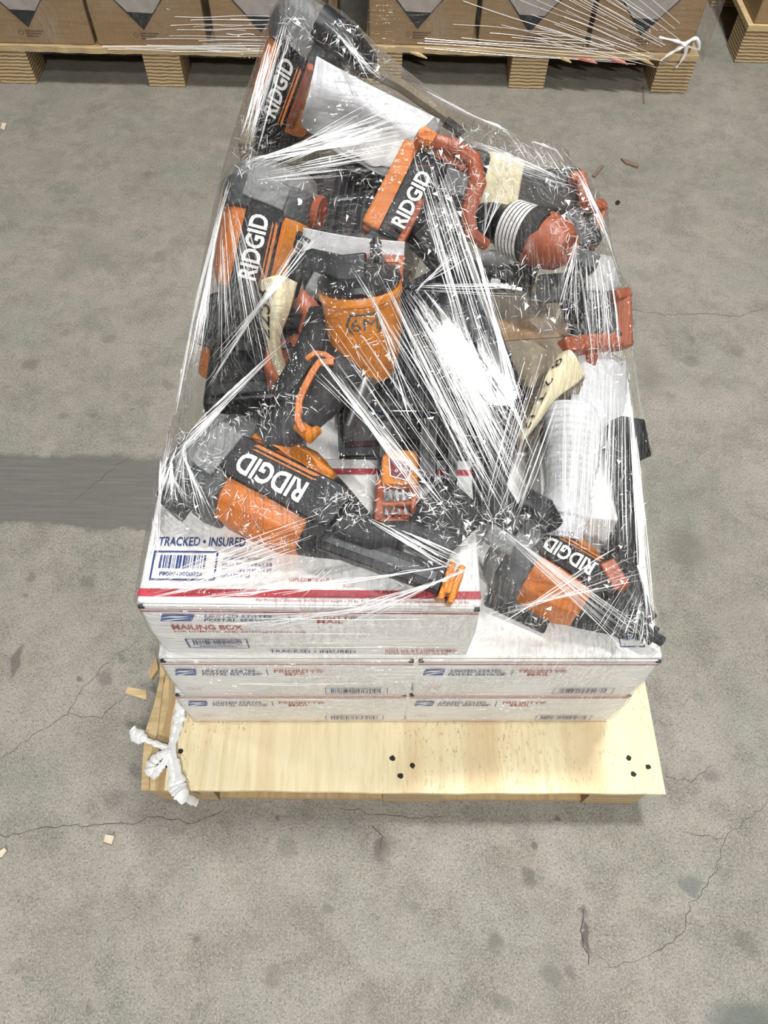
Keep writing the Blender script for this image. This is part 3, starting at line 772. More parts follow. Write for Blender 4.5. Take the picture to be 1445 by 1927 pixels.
# black neck and grip with orange inlay
def skin(path, rad, name, mat, par, flat=1.0, n=18):
    mb = MB(); mb.tube(path, rad, n, None, flat); return mb.build(name, mat, par, smooth=True)
skin([at(655, 640, .87), at(640, 690, .86), at(600, 745, .84), at(555, 790, .82), at(500, 830, .80)], [.030, .040, .036, .032, .026], 'grip', RUBBER, t, .8)
skin([at(606, 585, .89), at(598, 640, .87), at(570, 700, .85), at(535, 750, .82)], [.020, .026, .026, .022], 'housing_arm', RUBBER, t, .9)
def inlay(pts, wv, name='orange_inlay'):
    mb = MB(); rr = []
    for i, p in enumerate(pts):
        d = (pts[min(i + 1, len(pts) - 1)] - pts[max(i - 1, 0)]).normalized(); u = Vector((0, -.6, .8)); sd = d.cross(u).normalized(); u = sd.cross(d)
        rr.append([p + sd * wv + u * .003, p - sd * wv + u * .003, p - sd * wv - u * .012, p + sd * wv - u * .012])
    mb.loft(rr); mb.build(name, ORANGE, t, bevel=.001)
inlay([at(576, 676, .893), at(592, 664, .90), at(612, 667, .90), at(628, 678, .895)], .0035)
inlay([at(628, 680, .90), at(600, 682, .90), at(588, 700, .896), at(575, 725, .886), at(563, 752, .875), at(560, 790, .86), at(572, 812, .85)], .0045)
skin([at(690, 700, .85), at(672, 760, .82), at(655, 800, .80)], [.022, .016, .010], 'nose_piece', DSTEEL, t)
skin([at(560, 800, .84), at(585, 820, .84), at(600, 808, .85)], [.008, .011, .006], 'trigger', ORANGE2, t)
# air fitting
t2 = thing('air_fitting', Matrix.Translation(at(706, 490, .94)), 'small chrome air plug standing upright above the pneumatic nailer', 'air fitting', 'chrome air plugs')
def fitting(t2, a, b):
    d = (b - a); Lq = d.length; d.normalize(); Mq = frame(a, d, (0, -.5, 1) if abs(d.z) < .9 else (0, -1, 0))
    prof = [(0, .012), (.18, .012), (.2, .0065), (.38, .0065), (.4, .0085), (.5, .0085), (.52, .0055), (.62, .0055), (.66, .0078), (.76, .0078), (.8, .005), (1, .0045)]
    mb = MB(); mb.loft([ringc(x * Lq, r, 20) for x, r in prof], Mq); mb.build('plug_body', STEEL, t2, smooth=True)
    mb = MB(); mb.loft([ringc(-.006, .014, 6), ringc(.010, .014, 6)], Mq); mb.build('hex_collar', STEEL, t2, bevel=.001)
fitting(t2, at(708, 500, .95), at(706, 443, 1.0))
t2 = thing('air_fitting', Matrix.Translation(at(955, 542, .82)), 'small chrome air plug lying sideways right of the glossy black case', 'air fitting', 'chrome air plugs')
fitting(t2, at(928, 538, .82), at(982, 546, .82))

# ---- magazine with the 21 degree tag
t = thing('nailer_magazine', Matrix.Translation(at(750, 930, .74)), 'black magazine with orange end piece and maroon 21 degree tag on the big box', 'magazine')
Q = frame(at(752, 890, .765), (1, 0, 0), (0, -.35, 1))
mb = MB(); mb.prism([(-.026, -.018), (.026, -.018), (.026, .022), (.018, .034), (-.018, .034), (-.026, .022)], -.010, .003, Q); ep = mb.build('end_piece', ORANGE2, t, bevel=.004, seg=3)
mb = MB(); mb.prism([(-.013, -.006), (.012, -.012), (.017, .014), (-.016, .022)], .003, .004, Q); mr = mb.build('angle_tag', MAROON, ep)
mb = MB(); Q2 = Q @ Matrix.Rotation(R(186), 4, 'Z'); add_text(mb, '21°', -.013, -.012, .020, .012, Q2, .01, 0, .0046)
for p, q in (((-.013, -.006), (.012, -.012)), ((.012, -.012), (.017, .014)), ((.017, .014), (-.016, .022)), ((-.016, .022), (-.013, -.006))):
    d = Vector((q[0] - p[0], q[1] - p[1], 0)).normalized() * .0008; nn = Vector((-d.y, d.x, 0))
    mb.quad([Q @ (Vector((p[0], p[1], .0045)) - nn), Q @ (Vector((q[0], q[1], .0045)) - nn), Q @ (Vector((q[0], q[1], .0045)) + nn), Q @ (Vector((p[0], p[1], .0045)) + nn)])
mb.build('tag_lettering', WHITEINK, mr)
mb = MB()
for (x0, y0, x1, y1, wv) in ((716, 905, 712, 985, .012), (783, 905, 776, 960, .009), (716, 915, 784, 918, .010), (714, 950, 774, 948, .008), (714, 985, 770, 990, .016), (735, 1000, 752, 1000, .024)):
    mb.bar(at(x0, y0, .745), at(x1, y1, .745), wv, .022, UPC)
mb.bar(at(720, 960, .73), at(765, 985, .73), .03, .02, UPC)
mb.build('orange_catch', RUST, t, bevel=.003)
mb = MB()
for k in range(4): mb.bar(at(722 + k * 12, 925, .745), at(728 + k * 12, 972, .74), .004, .012, UPC)
mb.build('spring_posts', DSTEEL, t)
for (x0, y0, x1, y1, wv) in ((722, 870, 742, 640, .018), (803, 905, 812, 640, .026), (850, 912, 848, 690, .014)):
    mb = MB(); mb.bar(at(x0, y0, .75), at(x1, y1, .80), wv, .03, UPC); mb.build('channel', BLACK, t, bevel=.002)
mb = MB(); mb.bar(at(800, 940, .72), at(875, 1010, .72), .09, .03, UPC); mb.build('nose_block', RUBBER, t, bevel=.005)

# ---- glossy black cases
MP = at(893, 690, .815)
MN = ((Vector((0, 0, CAM_H)) - MP).normalized() + (LAMP - MP).normalized()).normalized()
def atplane(x, y, P0=MP, Nn=MN):
    d = CR @ Vector(((x - IW / 2) / F_PX, -(y - IH / 2) / F_PX, -1)); o = Vector((0, 0, CAM_H))
    return o + d * ((P0 - o).dot(Nn) / d.dot(Nn))
YF = min(range(600, 900), key=lambda y: abs(atplane(770, y).y - (Tl.y + d5 + .012)))
print('YF', YF)
def case(name, poly_px, ztop, thick, mat, label, bev=.012, zs=None):
    P = [at(x, y, z) for (x, y), z in zip(poly_px, zs or [ztop] * len(poly_px))] if zs != 'mirror' else [atplane(x, y) for x, y in poly_px]
    c = sum(P, Vector()) / len(P)
    t = thing(name, Matrix.Translation((c.x, c.y, ztop - thick)), label, 'tool case', 'black tool cases')
    lo = [Vector((p.x, p.y, ztop - thick)) for p in P]; mid = [Vector((p.x, p.y, ztop - thick * .45)) for p in P]
    mb = MB(); mb.loft([lo, mid]); mb.build('case_base', BLACK, t, bevel=.004)
    mb = MB(); mb.loft([[p + (p - c) * .012 for p in mid], P]); lid = mb.build('lid', mat, t, bevel=bev, seg=4)
    return t, lid, P, c
t, lid, P, c = case('tool_case', [(632, YF), (660, 580), (860, 475), (905, 520), (1000, 750), (960, YF)], .79, .13 + (.79 - ZT), GLOSSBLACK, 'large glossy black case in the middle, bright lamp reflection on its lid', zs='mirror')
print('lid', [tuple(round(q, 3) for q in p) for p in P])
mb = MB()
for k in range(7):
    a = atplane(700 + k * 16, 640 + k * 4); b = atplane(690 + k * 22, YF - 30)
    mb.bar(a, b, .004, .004, MN)
mb.build('ribbed_panel', GLOSSBLACK, lid, bevel=.001)
mb = MB(); mb.bar(atplane(700, YF - 14), atplane(900, YF - 14), .012, .012, MN); mb.build('front_handle', RUBBER, t, bevel=.004)
t, lid, P, c = case('tool_case', [(560, 450), (585, 300), (760, 290), (705, 455)], .83, .3, BLACK, 'matte black case behind, between the two upper orange nailers')
mb = MB()
for k in range(9): mb.bar(at(612 + k * 13, 435, .834), at(632 + k * 13, 320, .834), .003, .006, UPC)
mb.build('ribbed_panel', RUBBER, lid)
t, lid, P, c = case('tool_case', [(378, 760), (400, 600), (560, 575), (560, 740)], .72, .21, BLACK, 'added dark filler block in the gap low at the left under the curled cream label')  # added dark fill for the gap, standing in for nailer bodies
mb = MB(); mb.bar(at(395, 735, .725), at(540, 725, .725), .02, .012, UPC); mb.build('filler_bar', RUBBER, t, bevel=.003)

# red-orange trigger housing showing under the pneumatic nailer
t = thing('trigger_housing', Matrix.Translation(at(560, 640, .77)), 'red orange slotted nailer part lying right of the curled cream label', 'tool part')
mb = MB(); P = [at(500, 650, .79), at(545, 630, .80), at(605, 618, .80), at(610, 650, .79), at(590, 690, .78), at(540, 700, .77), at(520, 720, .76), at(495, 690, .77)]
mb.loft([[p - Vector((0, 0, .05)) for p in P], P]); h = mb.build('shell', RUST, t, bevel=.004)
mb = MB()
for k in range(3): mb.bar(at(530 + k * 10, 655 + k * 6, .797), at(548 + k * 10, 648 + k * 6, .797), .005, .004, UPC)
mb.build('slots', INK, h)
skin([at(545, 560, .86), at(570, 565, .87), at(590, 590, .86), at(575, 625, .83)], [.012, .016, .016, .012], 'trigger_bow', RUST, t)
skin([at(520, 590, .80), at(560, 600, .81), at(600, 610, .80)], [.02, .026, .02], 'grip_end', BLACK, t)

# ---- right side tools
a, b = at(905, 410, .80), at(1075, 470, .84)
M = frame(a, b - a, (0, -.4, 1)); Lr = (b - a).length
t = thing('cordless_drill', M, 'dark and orange tool with white ribbed label round its barrel, upper right', 'power tool')
mb = MB(); mb.loft([ringc(0, .026), ringc(Lr * .10, .032), ringc(Lr * .30, .034), ringc(Lr * .34, .038)], M); mb.build('chuck', BLACK, t, smooth=True)
mb = MB(); mb.loft([ringc(Lr * .34, .044), ringc(Lr * .36, .0465), ringc(Lr * .60, .0465), ringc(Lr * .62, .044)], M); mb.build('barrel', RUBBER, t, smooth=True)
for k in range(6):
    mb = MB(); x = Lr * (.37 + k * .038); mb.loft([ringc(x, .0476, 32), ringc(x + Lr * .028, .0476, 32)], M, caps=False); mb.build('label_band', WHITEINK, t)
mb = MB(); mb.loft([ringc(Lr * .60, .0455, ey=1.0), ringc(Lr * .72, .046), ringc(Lr * .88, .040), ringc(Lr * .98, .026)], M); mb.build('motor_housing', RUST, t, smooth=True)
mb = MB(); mb.loft([ringc(Lr * .60, .047, dz=.004), ringc(Lr * .68, .049, dz=.005, ey=.9), ringc(Lr * .76, .046, dz=.006, ey=.6)], M); mb.build('rubber_sleeve', RUBBER, t, smooth=True)
skin([at(1000, 470, .78), at(985, 520, .72), at(975, 570, .64)], [.024, .022, .02], 'handle', RUBBER, t)

M = frame(at(1020, 365, .80), (1, .1, 0), UPC)
t = thing('nail_gun_body', M, 'dark block shaped tool with orange corners at the far right top', 'power tool')
mb = MB(); mb.box((0, 0, -.03), (.15, .085, .09), M); mb.build('housing', RUBBER, t, bevel=.010, seg=3)
mb = MB(); mb.bar(at(1072, 338, .83), at(1098, 332, .83), .018, .02, UPC); mb.bar(at(1092, 338, .83), at(1102, 400, .80), .02, .02, UPC); mb.build('orange_corner', RUST, t, bevel=.003)
mb = MB(); mb.bar(at(1100, 386, .82), at(1134, 390, .80), .02, .022, UPC); mb.bar(at(1130, 390, .80), at(1104, 468, .76), .022, .022, UPC); mb.build('orange_bracket', RUST, t, bevel=.003)
mb = MB(); mb.bar(at(1075, 400, .79), at(1105, 470, .76), .05, .05, UPC); mb.build('black_grip', BLACK, t, bevel=.006)
mb = MB(); mb.bar(at(1050, 470, .77), at(1120, 500, .75), .03, .03, UPC); mb.build('lower_rail', GREY, t, bevel=.003)

M = frame(at(1120, 600, .68), (1, .05, 0), UPC)
t = thing('nailer_foot', M, 'black ribbed tool end held in an orange bracket at the right edge', 'power tool')  # foot end of a nailer only, not a whole tool
mb = MB(); mb.box((-.005, .0, -.02), (.095, .09, .09), M); mb.build('housing', BLACK, t, bevel=.006)
mb = MB()
for k in range(4): mb.box((-.036 + k * .018, 0, .028), (.008, .078, .008), M)
mb.build('ribs', RUBBER, t, bevel=.001)
mb = MB(); mb.bar(at(1055, 655, .70), at(1178, 640, .66), .028, .035, UPC); mb.bar(at(1168, 560, .71), at(1172, 655, .66), .028, .035, UPC); mb.bar(at(1152, 560, .72), at(1178, 556, .71), .02, .03, UPC); mb.bar(at(1115, 660, .68), at(1105, 700, .64), .02, .02, UPC)
mb.build('orange_bracket', RUST, t, bevel=.004)
t = thing('tool_handle', Matrix.Translation(at(1080, 555, .78)), 'rounded black tool handle above the black ribbed tool end, right side', 'tool part')  # loose handle only, the rest of the tool is not built
mb = MB(); mb.bar(at(1082, 505, .80), at(1080, 610, .72), .034, .03, UPC); mb.build('grip', BLACK, t, bevel=.012, seg=4)
mb = MB(); mb.bar(at(1010, 545, .76), at(1070, 540, .78), .05, .012, UPC); mb.build('base_plate', GREY, t, bevel=.003)
t = thing('plastic_fitting', Matrix.Translation(at(935, 490, .78)), 'pale translucent plastic cap left of the white ribbed label tool', 'cap')
skin([at(905, 488, .78), at(925, 486, .785), at(955, 487, .78)], [.012, .014, .012], 'cap_body', LGREY, t)
skin([at(905, 505, .76), at(960, 520, .75)], [.02, .02], 'dark_base', RUBBER, t)

t = thing('nailer_magazine', Matrix.Translation(at(1180, 900, .5)), 'long dark grey magazine standing along the right edge of the load', 'magazine')
mb = MB(); mb.bar(at(1172, 795, .66), at(1168, 1060, .53), .034, .08, (0, 0, 1)); mb.build('channel', RUBBER, t, bevel=.003)
mb = MB(); mb.bar(at(1178, 790, .67), at(1192, 860, .62), .03, .06, (0, 0, 1)); mb.build('end_block', BLACK, t, bevel=.004)
mb = MB(); mb.bar(at(1160, 1040, .56), at(1205, 1165, .51), .04, .03, UPC); mb.build('foot', BLACK, t, bevel=.003)

# small hooks and rubber end on the front right
t = thing('tool_nose', Matrix.Translation(at(930, 960, .6)), 'dark tool nose with clear guard between the big box and front right nailer', 'tool part')
skin([at(905, 900, .66), at(930, 950, .66), at(960, 985, .65)], [.03, .032, .026], 'grip', RUBBER, t)
skin([at(985, 940, .66), at(1020, 960, .65), at(1040, 990, .63)], [.02, .022, .018], 'grip_end', BLACK, t)
mb = MB(); mb.bar(at(915, 1000, .66), at(965, 1030, .64), .03, .02, UPC); mb.build('clear_guard', LGREY, t, bevel=.004)

# extra cartons under the back and right tools
def carton(P, w, d, h, mat, label, rz=0):
    Mx = Matrix.Translation(P) @ Matrix.Rotation(rz, 4, 'Z')
    t = thing('carton', Mx, label, 'cardboard box')
    mb = MB(); mb.box((0, 0, h / 2), (w, d, h), Mx); b = mb.build('body', mat, t, bevel=.003)
    mb = MB(); mb.box((0, 0, h + .001), (w * .98, .05, .0012), Mx); mb.build('tape', BOXWHITE if mat is PAPER else CARTAPE, t)
    return t
p = at(985, 620, .70); carton((p.x, p.y, ZC), .16, .24, .70 - ZC, OLIVE, 'dull tan carton right of the glossy black case', R(8))
p = at(1105, 820, .60); carton((p.x, p.y, ZC), .17, .34, .60 - ZC, BOXWHITE, 'narrow white carton under film at the right side', R(-3))
p = at(640, 240, .78); carton((p.x, p.y, ZC), .36, .20, .78 - ZC, OLIVE, 'dull tan carton under the large white paper sheet at the back', R(-12))

# ---- paper sheets
def cr(p0, p1, p2, p3, t): return .5 * ((2 * p1) + (-p0 + p2) * t + (2 * p0 - 5 * p1 + 4 * p2 - p3) * t * t + (-p0 + 3 * p1 - 3 * p2 + p3) * t ** 3)
def interp(P, t):
    n = len(P) - 1; x = min(max(t, 0), 1) * n; i = min(int(x), n - 1); f = x - i
    return cr(P[max(i - 1, 0)], P[i], P[i + 1], P[min(i + 2, n)], f)
def sheet(name, rows, mat, label, cat, texts=(), group=None, th=.0006, ink=INK, ripple=0):
    """rows: lists of world points, top edge first"""
    def S(u, v):
        cols = [interp(r, u) for r in rows]; p = interp(cols, v)
        return p
    nu, nv_ = 16, 20
    mb = MB(); g = [[S(i / nu, j / nv_) for i in range(nu + 1)] for j in range(nv_ + 1)]
    V = []
    for j in range(nv_ + 1):
        r = []
        for i in range(nu + 1):
            p = g[j][i].copy()
            if ripple: p.z += ripple * math.sin(i * 1.1 + j * .6) * math.sin(j * .9)
            r.append(mb.b.verts.new(p))
        V.append(r)
    for j in range(nv_):
        for i in range(nu): mb.b.faces.new((V[j][i], V[j][i + 1], V[j + 1][i + 1], V[j + 1][i]))
    c = sum((v.co for v in mb.b.verts), Vector()) / len(mb.b.verts)
    t = thing(name, Matrix.Translation(c), label, cat, group)
    o = mb.build('sheet_surface', mat, t, smooth=True)
    md = o.modifiers.new('t', 'SOLIDIFY'); md.thickness = th
    if texts:
        mb = MB()
        for (s, u0, v0, u1, v1) in texts:     # text baseline runs from (u0,v0) to (u1,v1), height 7th of sheet
            s_, hgt = s
            du, dv = u1 - u0, v1 - v0; l = math.hypot(du, dv); nx, ny = dv / l, -du / l
            def fn(x, y):
                u = u0 + du * x + nx * hgt * y; v = v0 + dv * x + ny * hgt * y
                p = S(u, v); e = .01
                nrm = (S(u + e, v) - p).cross(S(u, v + e) - p)
                if nrm.length < 1e-12: nrm = Vector((0, 0, 1))
                nrm.normalize()
                if nrm.dot(Vector((0, 0, CAM_H)) - p) < 0: nrm = -nrm
                return p + nrm * .0014
            add_text(mb, s_, 0, 0, 1, 1, None, .004, 0, 0, fn=fn)
        mb.build('writing', ink, t)
    return t
sheet('curled_label', [[at(490, 527, .97), at(525, 518, .99), at(560, 532, .97)], [at(490, 580, .95), at(522, 575, .97), at(547, 582, .95)], [at(501, 640, .91), at(516, 640, .92), at(528, 640, .91)], [at(515, 690, .86), at(525, 690, .865), at(540, 695, .85)], [at(528, 712, .84), at(535, 706, .845), at(546, 700, .84)]],
      CREAM, 'curled cream paper label with handwritten 2258, left of the pneumatic nailer', 'label', [(('2258', .32), .62, .62, .30, .20)][:0] + [(('2258', .40), .30, .50, .34, .14)], 'curled cream labels')
sheet('curled_label', [[at(1050, 668, .80), at(1075, 660, .82), at(1102, 705, .79)], [at(1028, 705, .79), at(1055, 700, .80), at(1085, 722, .78)], [at(1015, 745, .77), at(1030, 745, .78), at(1045, 752, .77)], [at(990, 790, .75), at(1005, 795, .76), at(1018, 790, .75)], [at(972, 822, .73), at(985, 828, .74), at(992, 822, .73)]],
      CREAM, 'curled cream paper label with handwriting at the right, beside the ribbed roll', 'label', [(('8  2 T 12', .26), .12, .12, .16, .85)], 'curled cream labels')
sheet('cream_sheet', [[at(895, 285, .86), at(940, 288, .87), at(988, 305, .86)], [at(893, 330, .85), at(940, 330, .86), at(980, 345, .85)], [at(900, 385, .82), at(935, 392, .83), at(972, 395, .82)]],
      CREAM, 'flat cream paper sheet above the white ribbed label tool, upper right', 'paper', (), None, ripple=.001)
sheet('cream_sheet', [[at(955, 648, .76), at(995, 640, .77), at(1030, 660, .76)], [at(965, 690, .74), at(1000, 690, .75), at(1030, 700, .74)], [at(980, 725, .72), at(1000, 730, .73), at(1015, 725, .72)]],
      OLIVE, 'dull tan paper sheet between the glossy case and curled label at right', 'paper', (), None, ripple=.001)
sheet('white_sheet', [[at(596, 106, 1.0), at(700, 162, .95), at(828, 225, .91)], [at(584, 160, .97), at(690, 205, .93), at(805, 265, .90)], [at(572, 205, .93), at(670, 245, .88), at(770, 300, .87)], [at(565, 235, .86), at(640, 290, .86), at(730, 335, .85)]],
      PAPER, 'large white paper sheet across the top of the load beside the highest nailer', 'paper', (), None, ripple=.002)
sheet('crumpled_plastic_sheet', [[at(700, 195, .905), at(755, 215, .90), at(800, 250, .90)], [at(690, 235, .90), at(740, 255, .90), at(790, 285, .89)], [at(630, 275, .885), at(700, 310, .88), at(760, 318, .88)]],
      plain('dull_grey_paper', (.42, .41, .40), .5, var=.3, scale=14), 'crumpled dull grey sheet lying on the large white paper', 'paper', (), None, ripple=.004)
sheet('white_card', [[at(570, 428, .90), at(660, 445, .90), at(762, 455, .90)], [at(570, 460, .88), at(660, 475, .88), at(760, 485, .88)], [at(570, 500, .86), at(660, 505, .86), at(758, 530, .86)]],
      PAPER, 'white card standing behind the black hooked cap of the pneumatic nailer', 'card')
t = thing('orange_plate', Matrix.Translation(at(700, 500, .87)), 'red orange flat tool piece behind the pneumatic nailer cap', 'tool part')
mb = MB(); P = [at(650, 478, .905), at(700, 476, .905), at(762, 480, .905), at(755, 540, .88), at(735, 545, .88), at(652, 500, .895)]
mb.loft([[p - Vector((0, 0, .012)) for p in P], P]); mb.build('plate', RUST, t, bevel=.002)
mb = MB(); mb.bar(at(655, 490, .908), at(755, 492, .908), .004, .004, UPC); mb.build('ridge', ORANGE, t)
sheet('grey_plastic_sheet', [[at(1100, 480, .74), at(1130, 478, .745), at(1152, 482, .74)], [at(1105, 520, .73), at(1140, 520, .73), at(1165, 525, .72)], [at(1110, 560, .70), at(1145, 560, .70), at(1180, 560, .68)]],
      plain('pale_grey_card', (.5, .5, .5), .5), 'pale grey card between the two orange bracket tools at right', 'card')
sheet('white_sheet', [[at(1090, 640, .68), at(1140, 660, .66), at(1180, 680, .62)], [at(1075, 740, .66), at(1130, 750, .64), at(1178, 760, .60)], [at(1075, 830, .64), at(1130, 840, .62), at(1170, 850, .58)]],
      PAPER, 'white paper sheet below the orange bracket at the right edge', 'paper', (), None, ripple=.001)
# curved tan strip along the top right edge
t = thing('cardboard_strip', Matrix.Translation(at(760, 170, .85)), 'curved tan cardboard strip along the upper right edge of the load', 'cardboard strip')
mb = MB(); cu = [at(652, 134, .93), at(700, 140, .93), at(750, 165, .92), at(800, 200, .90), at(845, 232, .88), at(868, 250, .865)]
mb.loft([[p + Vector((0, .0, .008)), p + Vector((.01, .035, -.005)), p + Vector((.01, .035, -.02)), p + Vector((0, 0, -.008))] for p in cu]); mb.build('strip', OLIVE, t, bevel=.002)
mb = MB(); mb.bar(at(838, 228, .885), at(868, 252, .868), .012, .016, UPC); mb.build('dark_tip', INK, t)
# clear plastic corner pieces by the centre top
t = thing('plastic_wedge', Matrix.Translation(at(805, 235, .93)), 'small grey translucent wedge at the top end of the centre nailer', 'tool part')
mb = MB(); P = [at(785, 250, .94), at(820, 215, .95), at(828, 240, .94), at(812, 262, .93)]; mb.loft([[p - Vector((0, 0, .02)) for p in P], P]); mb.build('wedge', LGREY, t, bevel=.003)

# ---- ribbed white roll at the right, printed
a, b = at(1075, 770, .66), at(1045, 1015, .58)
M = frame(a, b - a, (0, -.3, 1)); Lr = (b - a).length
t = thing('paper_roll', M, 'ribbed white rolled bag with small print, right of the glossy black case', 'roll')
mb = MB(); rings = []
n = 60
for k in range(n + 1):
    x = Lr * k / n; r = .043 + .0009 * math.sin(k * 2.1) + (-.006 if k > 50 else 0) + .004 * math.sin(k * .13)
    rings.append(ringc(x, r, 32, ey=1.0 + .04 * math.sin(k * .3), dy=.012 * math.sin(k / n * 3)))
mb.loft(rings, M); mb.build('rolled_surface', PAPER, t, smooth=True)
Q = frame(at(1078, 1003, .625), (-1, .12, 0), (0, -.5, 1))
mb = MB(); add_text(mb, 'OL EL ATL', 0, 0, .036, .007, Q, .005, 0, .010); add_text(mb, 'SIH', .018, -.03, .014, .006, Q, .005, 0, .012); mb.build('printing', INK, t)
# ------------------------------------------------------------------ background pallets
def back_pallet(x0, Y0, W_, D_, rz, label, zt=.145):
    Mx = Matrix.Translation((x0, Y0, 0)) @ Matrix.Rotation(rz, 4, 'Z')
    t = thing('wooden_pallet', Mx, label, 'pallet', 'pallets along the back')
    mb = MB(); top = []
    for k in range(41):
        x = W_ * k / 40; top.append((x, -.006 + .0025 * math.sin(k * 1.9) + .003 * math.sin(k * .37)))
    mb.prism(top + [(W_, D_), (0, D_)], zt - .020, zt, Mx); mb.build('deck_board', PLYEDGE, t)
    for yy in (0.0, D_ / 2 - .07, D_ - .145):
        for xx in (.0, W_ / 2 - .0725, W_ - .145):
            mb = MB(); mb.box((xx + .0725, yy + .0725, (zt - .02) / 2), (.143, .145, zt - .0205), Mx)
            mb.build('block', PLYLAM, t, bevel=.002)
    return t, Mx
def back_carton(Mx, x, w, zt, label, tip, dep=.55, h=.42, diamond=True, y0=.012, dark=False):
    """x: left edge in the pallet frame, tip: x of the diamond point"""
    t = thing('brown_carton', Mx @ Matrix.Translation((x + w / 2, y0 + dep / 2, zt)), label, 'cardboard box', 'brown cartons on the back pallets')
    mb = MB(); mb.box((x + w / 2, y0 + dep / 2, zt + h / 2), (w - .006, dep, h), Mx); mb.build('carton_body', CARD, t, bevel=.004)
    FM = Mx @ Matrix.Translation((0, y0 - .0012, zt)) @ Matrix.Rotation(R(90), 4, 'X')
    if diamond:
        s = .115; z0 = .058; cx = tip
        mb = MB(); mb.prism([(cx, z0), (cx + s, z0 + s * 1.15), (cx, z0 + s * 2.3), (cx - s, z0 + s * 1.15)], -.001, .0004, FM); lb = mb.build('diamond_border', DIABLACK, t)
        k = .051; mb = MB(); mb.prism([(cx - k + .004, z0 + k * 1.15 + .003), (cx + k - .004, z0 + k * 1.15), (cx + s - .006, z0 + s * 1.15), (cx, z0 + s * 2.3 - .007), (cx - s + .006, z0 + s * 1.15)], .0004, .0008, FM); mb.build('diamond_picture', DIAGREY, lb)
        mb = MB(); mb.prism([(cx - .004, .006), (cx + .075, .006), (cx + .075, h - .02), (cx - .004, h - .02)], -.001, .0002, FM); mb.build('tape', CARTAPE, t)
        mb = MB()
        ring = [(cx - .035 + math.cos(a) * .009, .040 + math.sin(a) * .009) for a in [i * math.pi / 8 for i in range(16)]]
        for i in range(16):
            p, q = ring[i], ring[(i + 1) % 16]; c0 = (cx - .035, .040)
            mb.quad([FM @ Vector((p[0], p[1], .0006)), FM @ Vector((q[0], q[1], .0006)), FM @ Vector((c0[0] + (q[0] - c0[0]) * .8, c0[1] + (q[1] - c0[1]) * .8, .0006)), FM @ Vector((c0[0] + (p[0] - c0[0]) * .8, c0[1] + (p[1] - c0[1]) * .8, .0006))])
        for i in range(3): rect(mb, cx - .018, .044 - i * .009, .070 - .012 * i, .0045, FM, .0006)
        mb.build('carton_print', CARDINK, t)
    return t
X0 = at(6, 150, 0).x; X1 = at(355, 158, 0).x
pl, LM = back_pallet(X0 - .002, 2.975, 1.325, 1.1, R(.8), 'plywood pallet of brown cartons behind at the upper left')
def lx(M_, px, py, z): return (M_.inverted() @ atY(px, py, 3.0)).x
s1 = lx(LM, 178, 60, .16); s2 = lx(LM, 394, 60, .16)
M_IS_L = True
names = ['brown carton with diamond label on the left back pallet, leftmost', 'brown carton with diamond label on the left back pallet, middle', 'brown carton with diamond label on the left back pallet, behind the highest nailer']
for i, (xa, xb, tp) in enumerate(((s1 - .46, s1 - .008, lx(LM, 52, 40, 0)), (s1, s2 - .012, lx(LM, 268, 40, 0)), (s2 + .012, s2 + .43, lx(LM, 490, 50, 0)))):
    back_carton(LM, xa, xb - xa, .146, names[i], tp)
    for lv in (1, 2):
        back_carton(LM, xa, xb - xa, .146 + lv * .422, ('second', 'third')[lv - 1] + ' tier brown carton, ' + names[i].split(', ')[-1] + (' of left back pallet' if M_IS_L else ' of right back pallet'), tp)
XR = at(1287, 167, 0).x
pr, RM = back_pallet(XR - 1.29, 3.05, 1.29, 1.1, R(0), 'plywood pallet with splintered red stained edge behind at the upper right')
r1 = lx(RM, 900, 60, 0); r2 = lx(RM, 1117, 60, 0); r0 = lx(RM, 692, 60, 0); r3 = lx(RM, 1325, 60, 0)
M_IS_L = False
names = ['brown carton with diamond label on the right back pallet, next to the dark gap', 'brown carton with diamond label on the right back pallet, middle', 'brown carton with diamond label on the right back pallet, at its outer end']
for i, (xa, xb, tp) in enumerate(((r0, r1 - .006, lx(RM, 787, 40, 0)), (r1 + .006, r2 - .006, lx(RM, 1003, 46, 0)), (r2 + .006, r3, lx(RM, 1222, 42, 0)))):
    back_carton(RM, xa, xb - xa, .146, names[i], tp)
    for lv in (1, 2):
        back_carton(RM, xa, xb - xa, .146 + lv * .422, ('second', 'third')[lv - 1] + ' tier brown carton, ' + names[i].split(', ')[-1] + (' of left back pallet' if M_IS_L else ' of right back pallet'), tp)
# torn red stained splinters on the edge of the right pallet
rr = random.Random(4)
for (x0, x1, col) in ((.17, .24, PLYEDGE), (.80, .90, REDDEB), (.93, 1.02, REDDEB), (1.06, 1.12, PLYEDGE), (.74, .8, PLYEDGE)):
    mb = MB(); mb.loft([[(x0, -.006, .132), (x0, -.006, .126), (x0, .01, .126), (x0, .01, .132)], [((x0 + x1) / 2, -.022, .130), ((x0 + x1) / 2, -.022, .122), ((x0 + x1) / 2, .0, .122), ((x0 + x1) / 2, 0, .130)], [(x1, -.026, .118), (x1, -.026, .116), (x1, -.02, .116), (x1, -.02, .118)]], RM)
    mb.build('torn_splinter', col, pr)
X3 = at(1378, 112, 0).x
p3, QM = back_pallet(X3, 3.30, 1.25, 1.1, R(0), 'plywood pallet cut off by the frame at the upper right corner')
for lv in range(3): back_carton(QM, .02, .44, .146 + .422 * lv, 'brown carton at the upper right corner' + ('', ', second tier', ', third tier')[lv], .25, diamond=False)
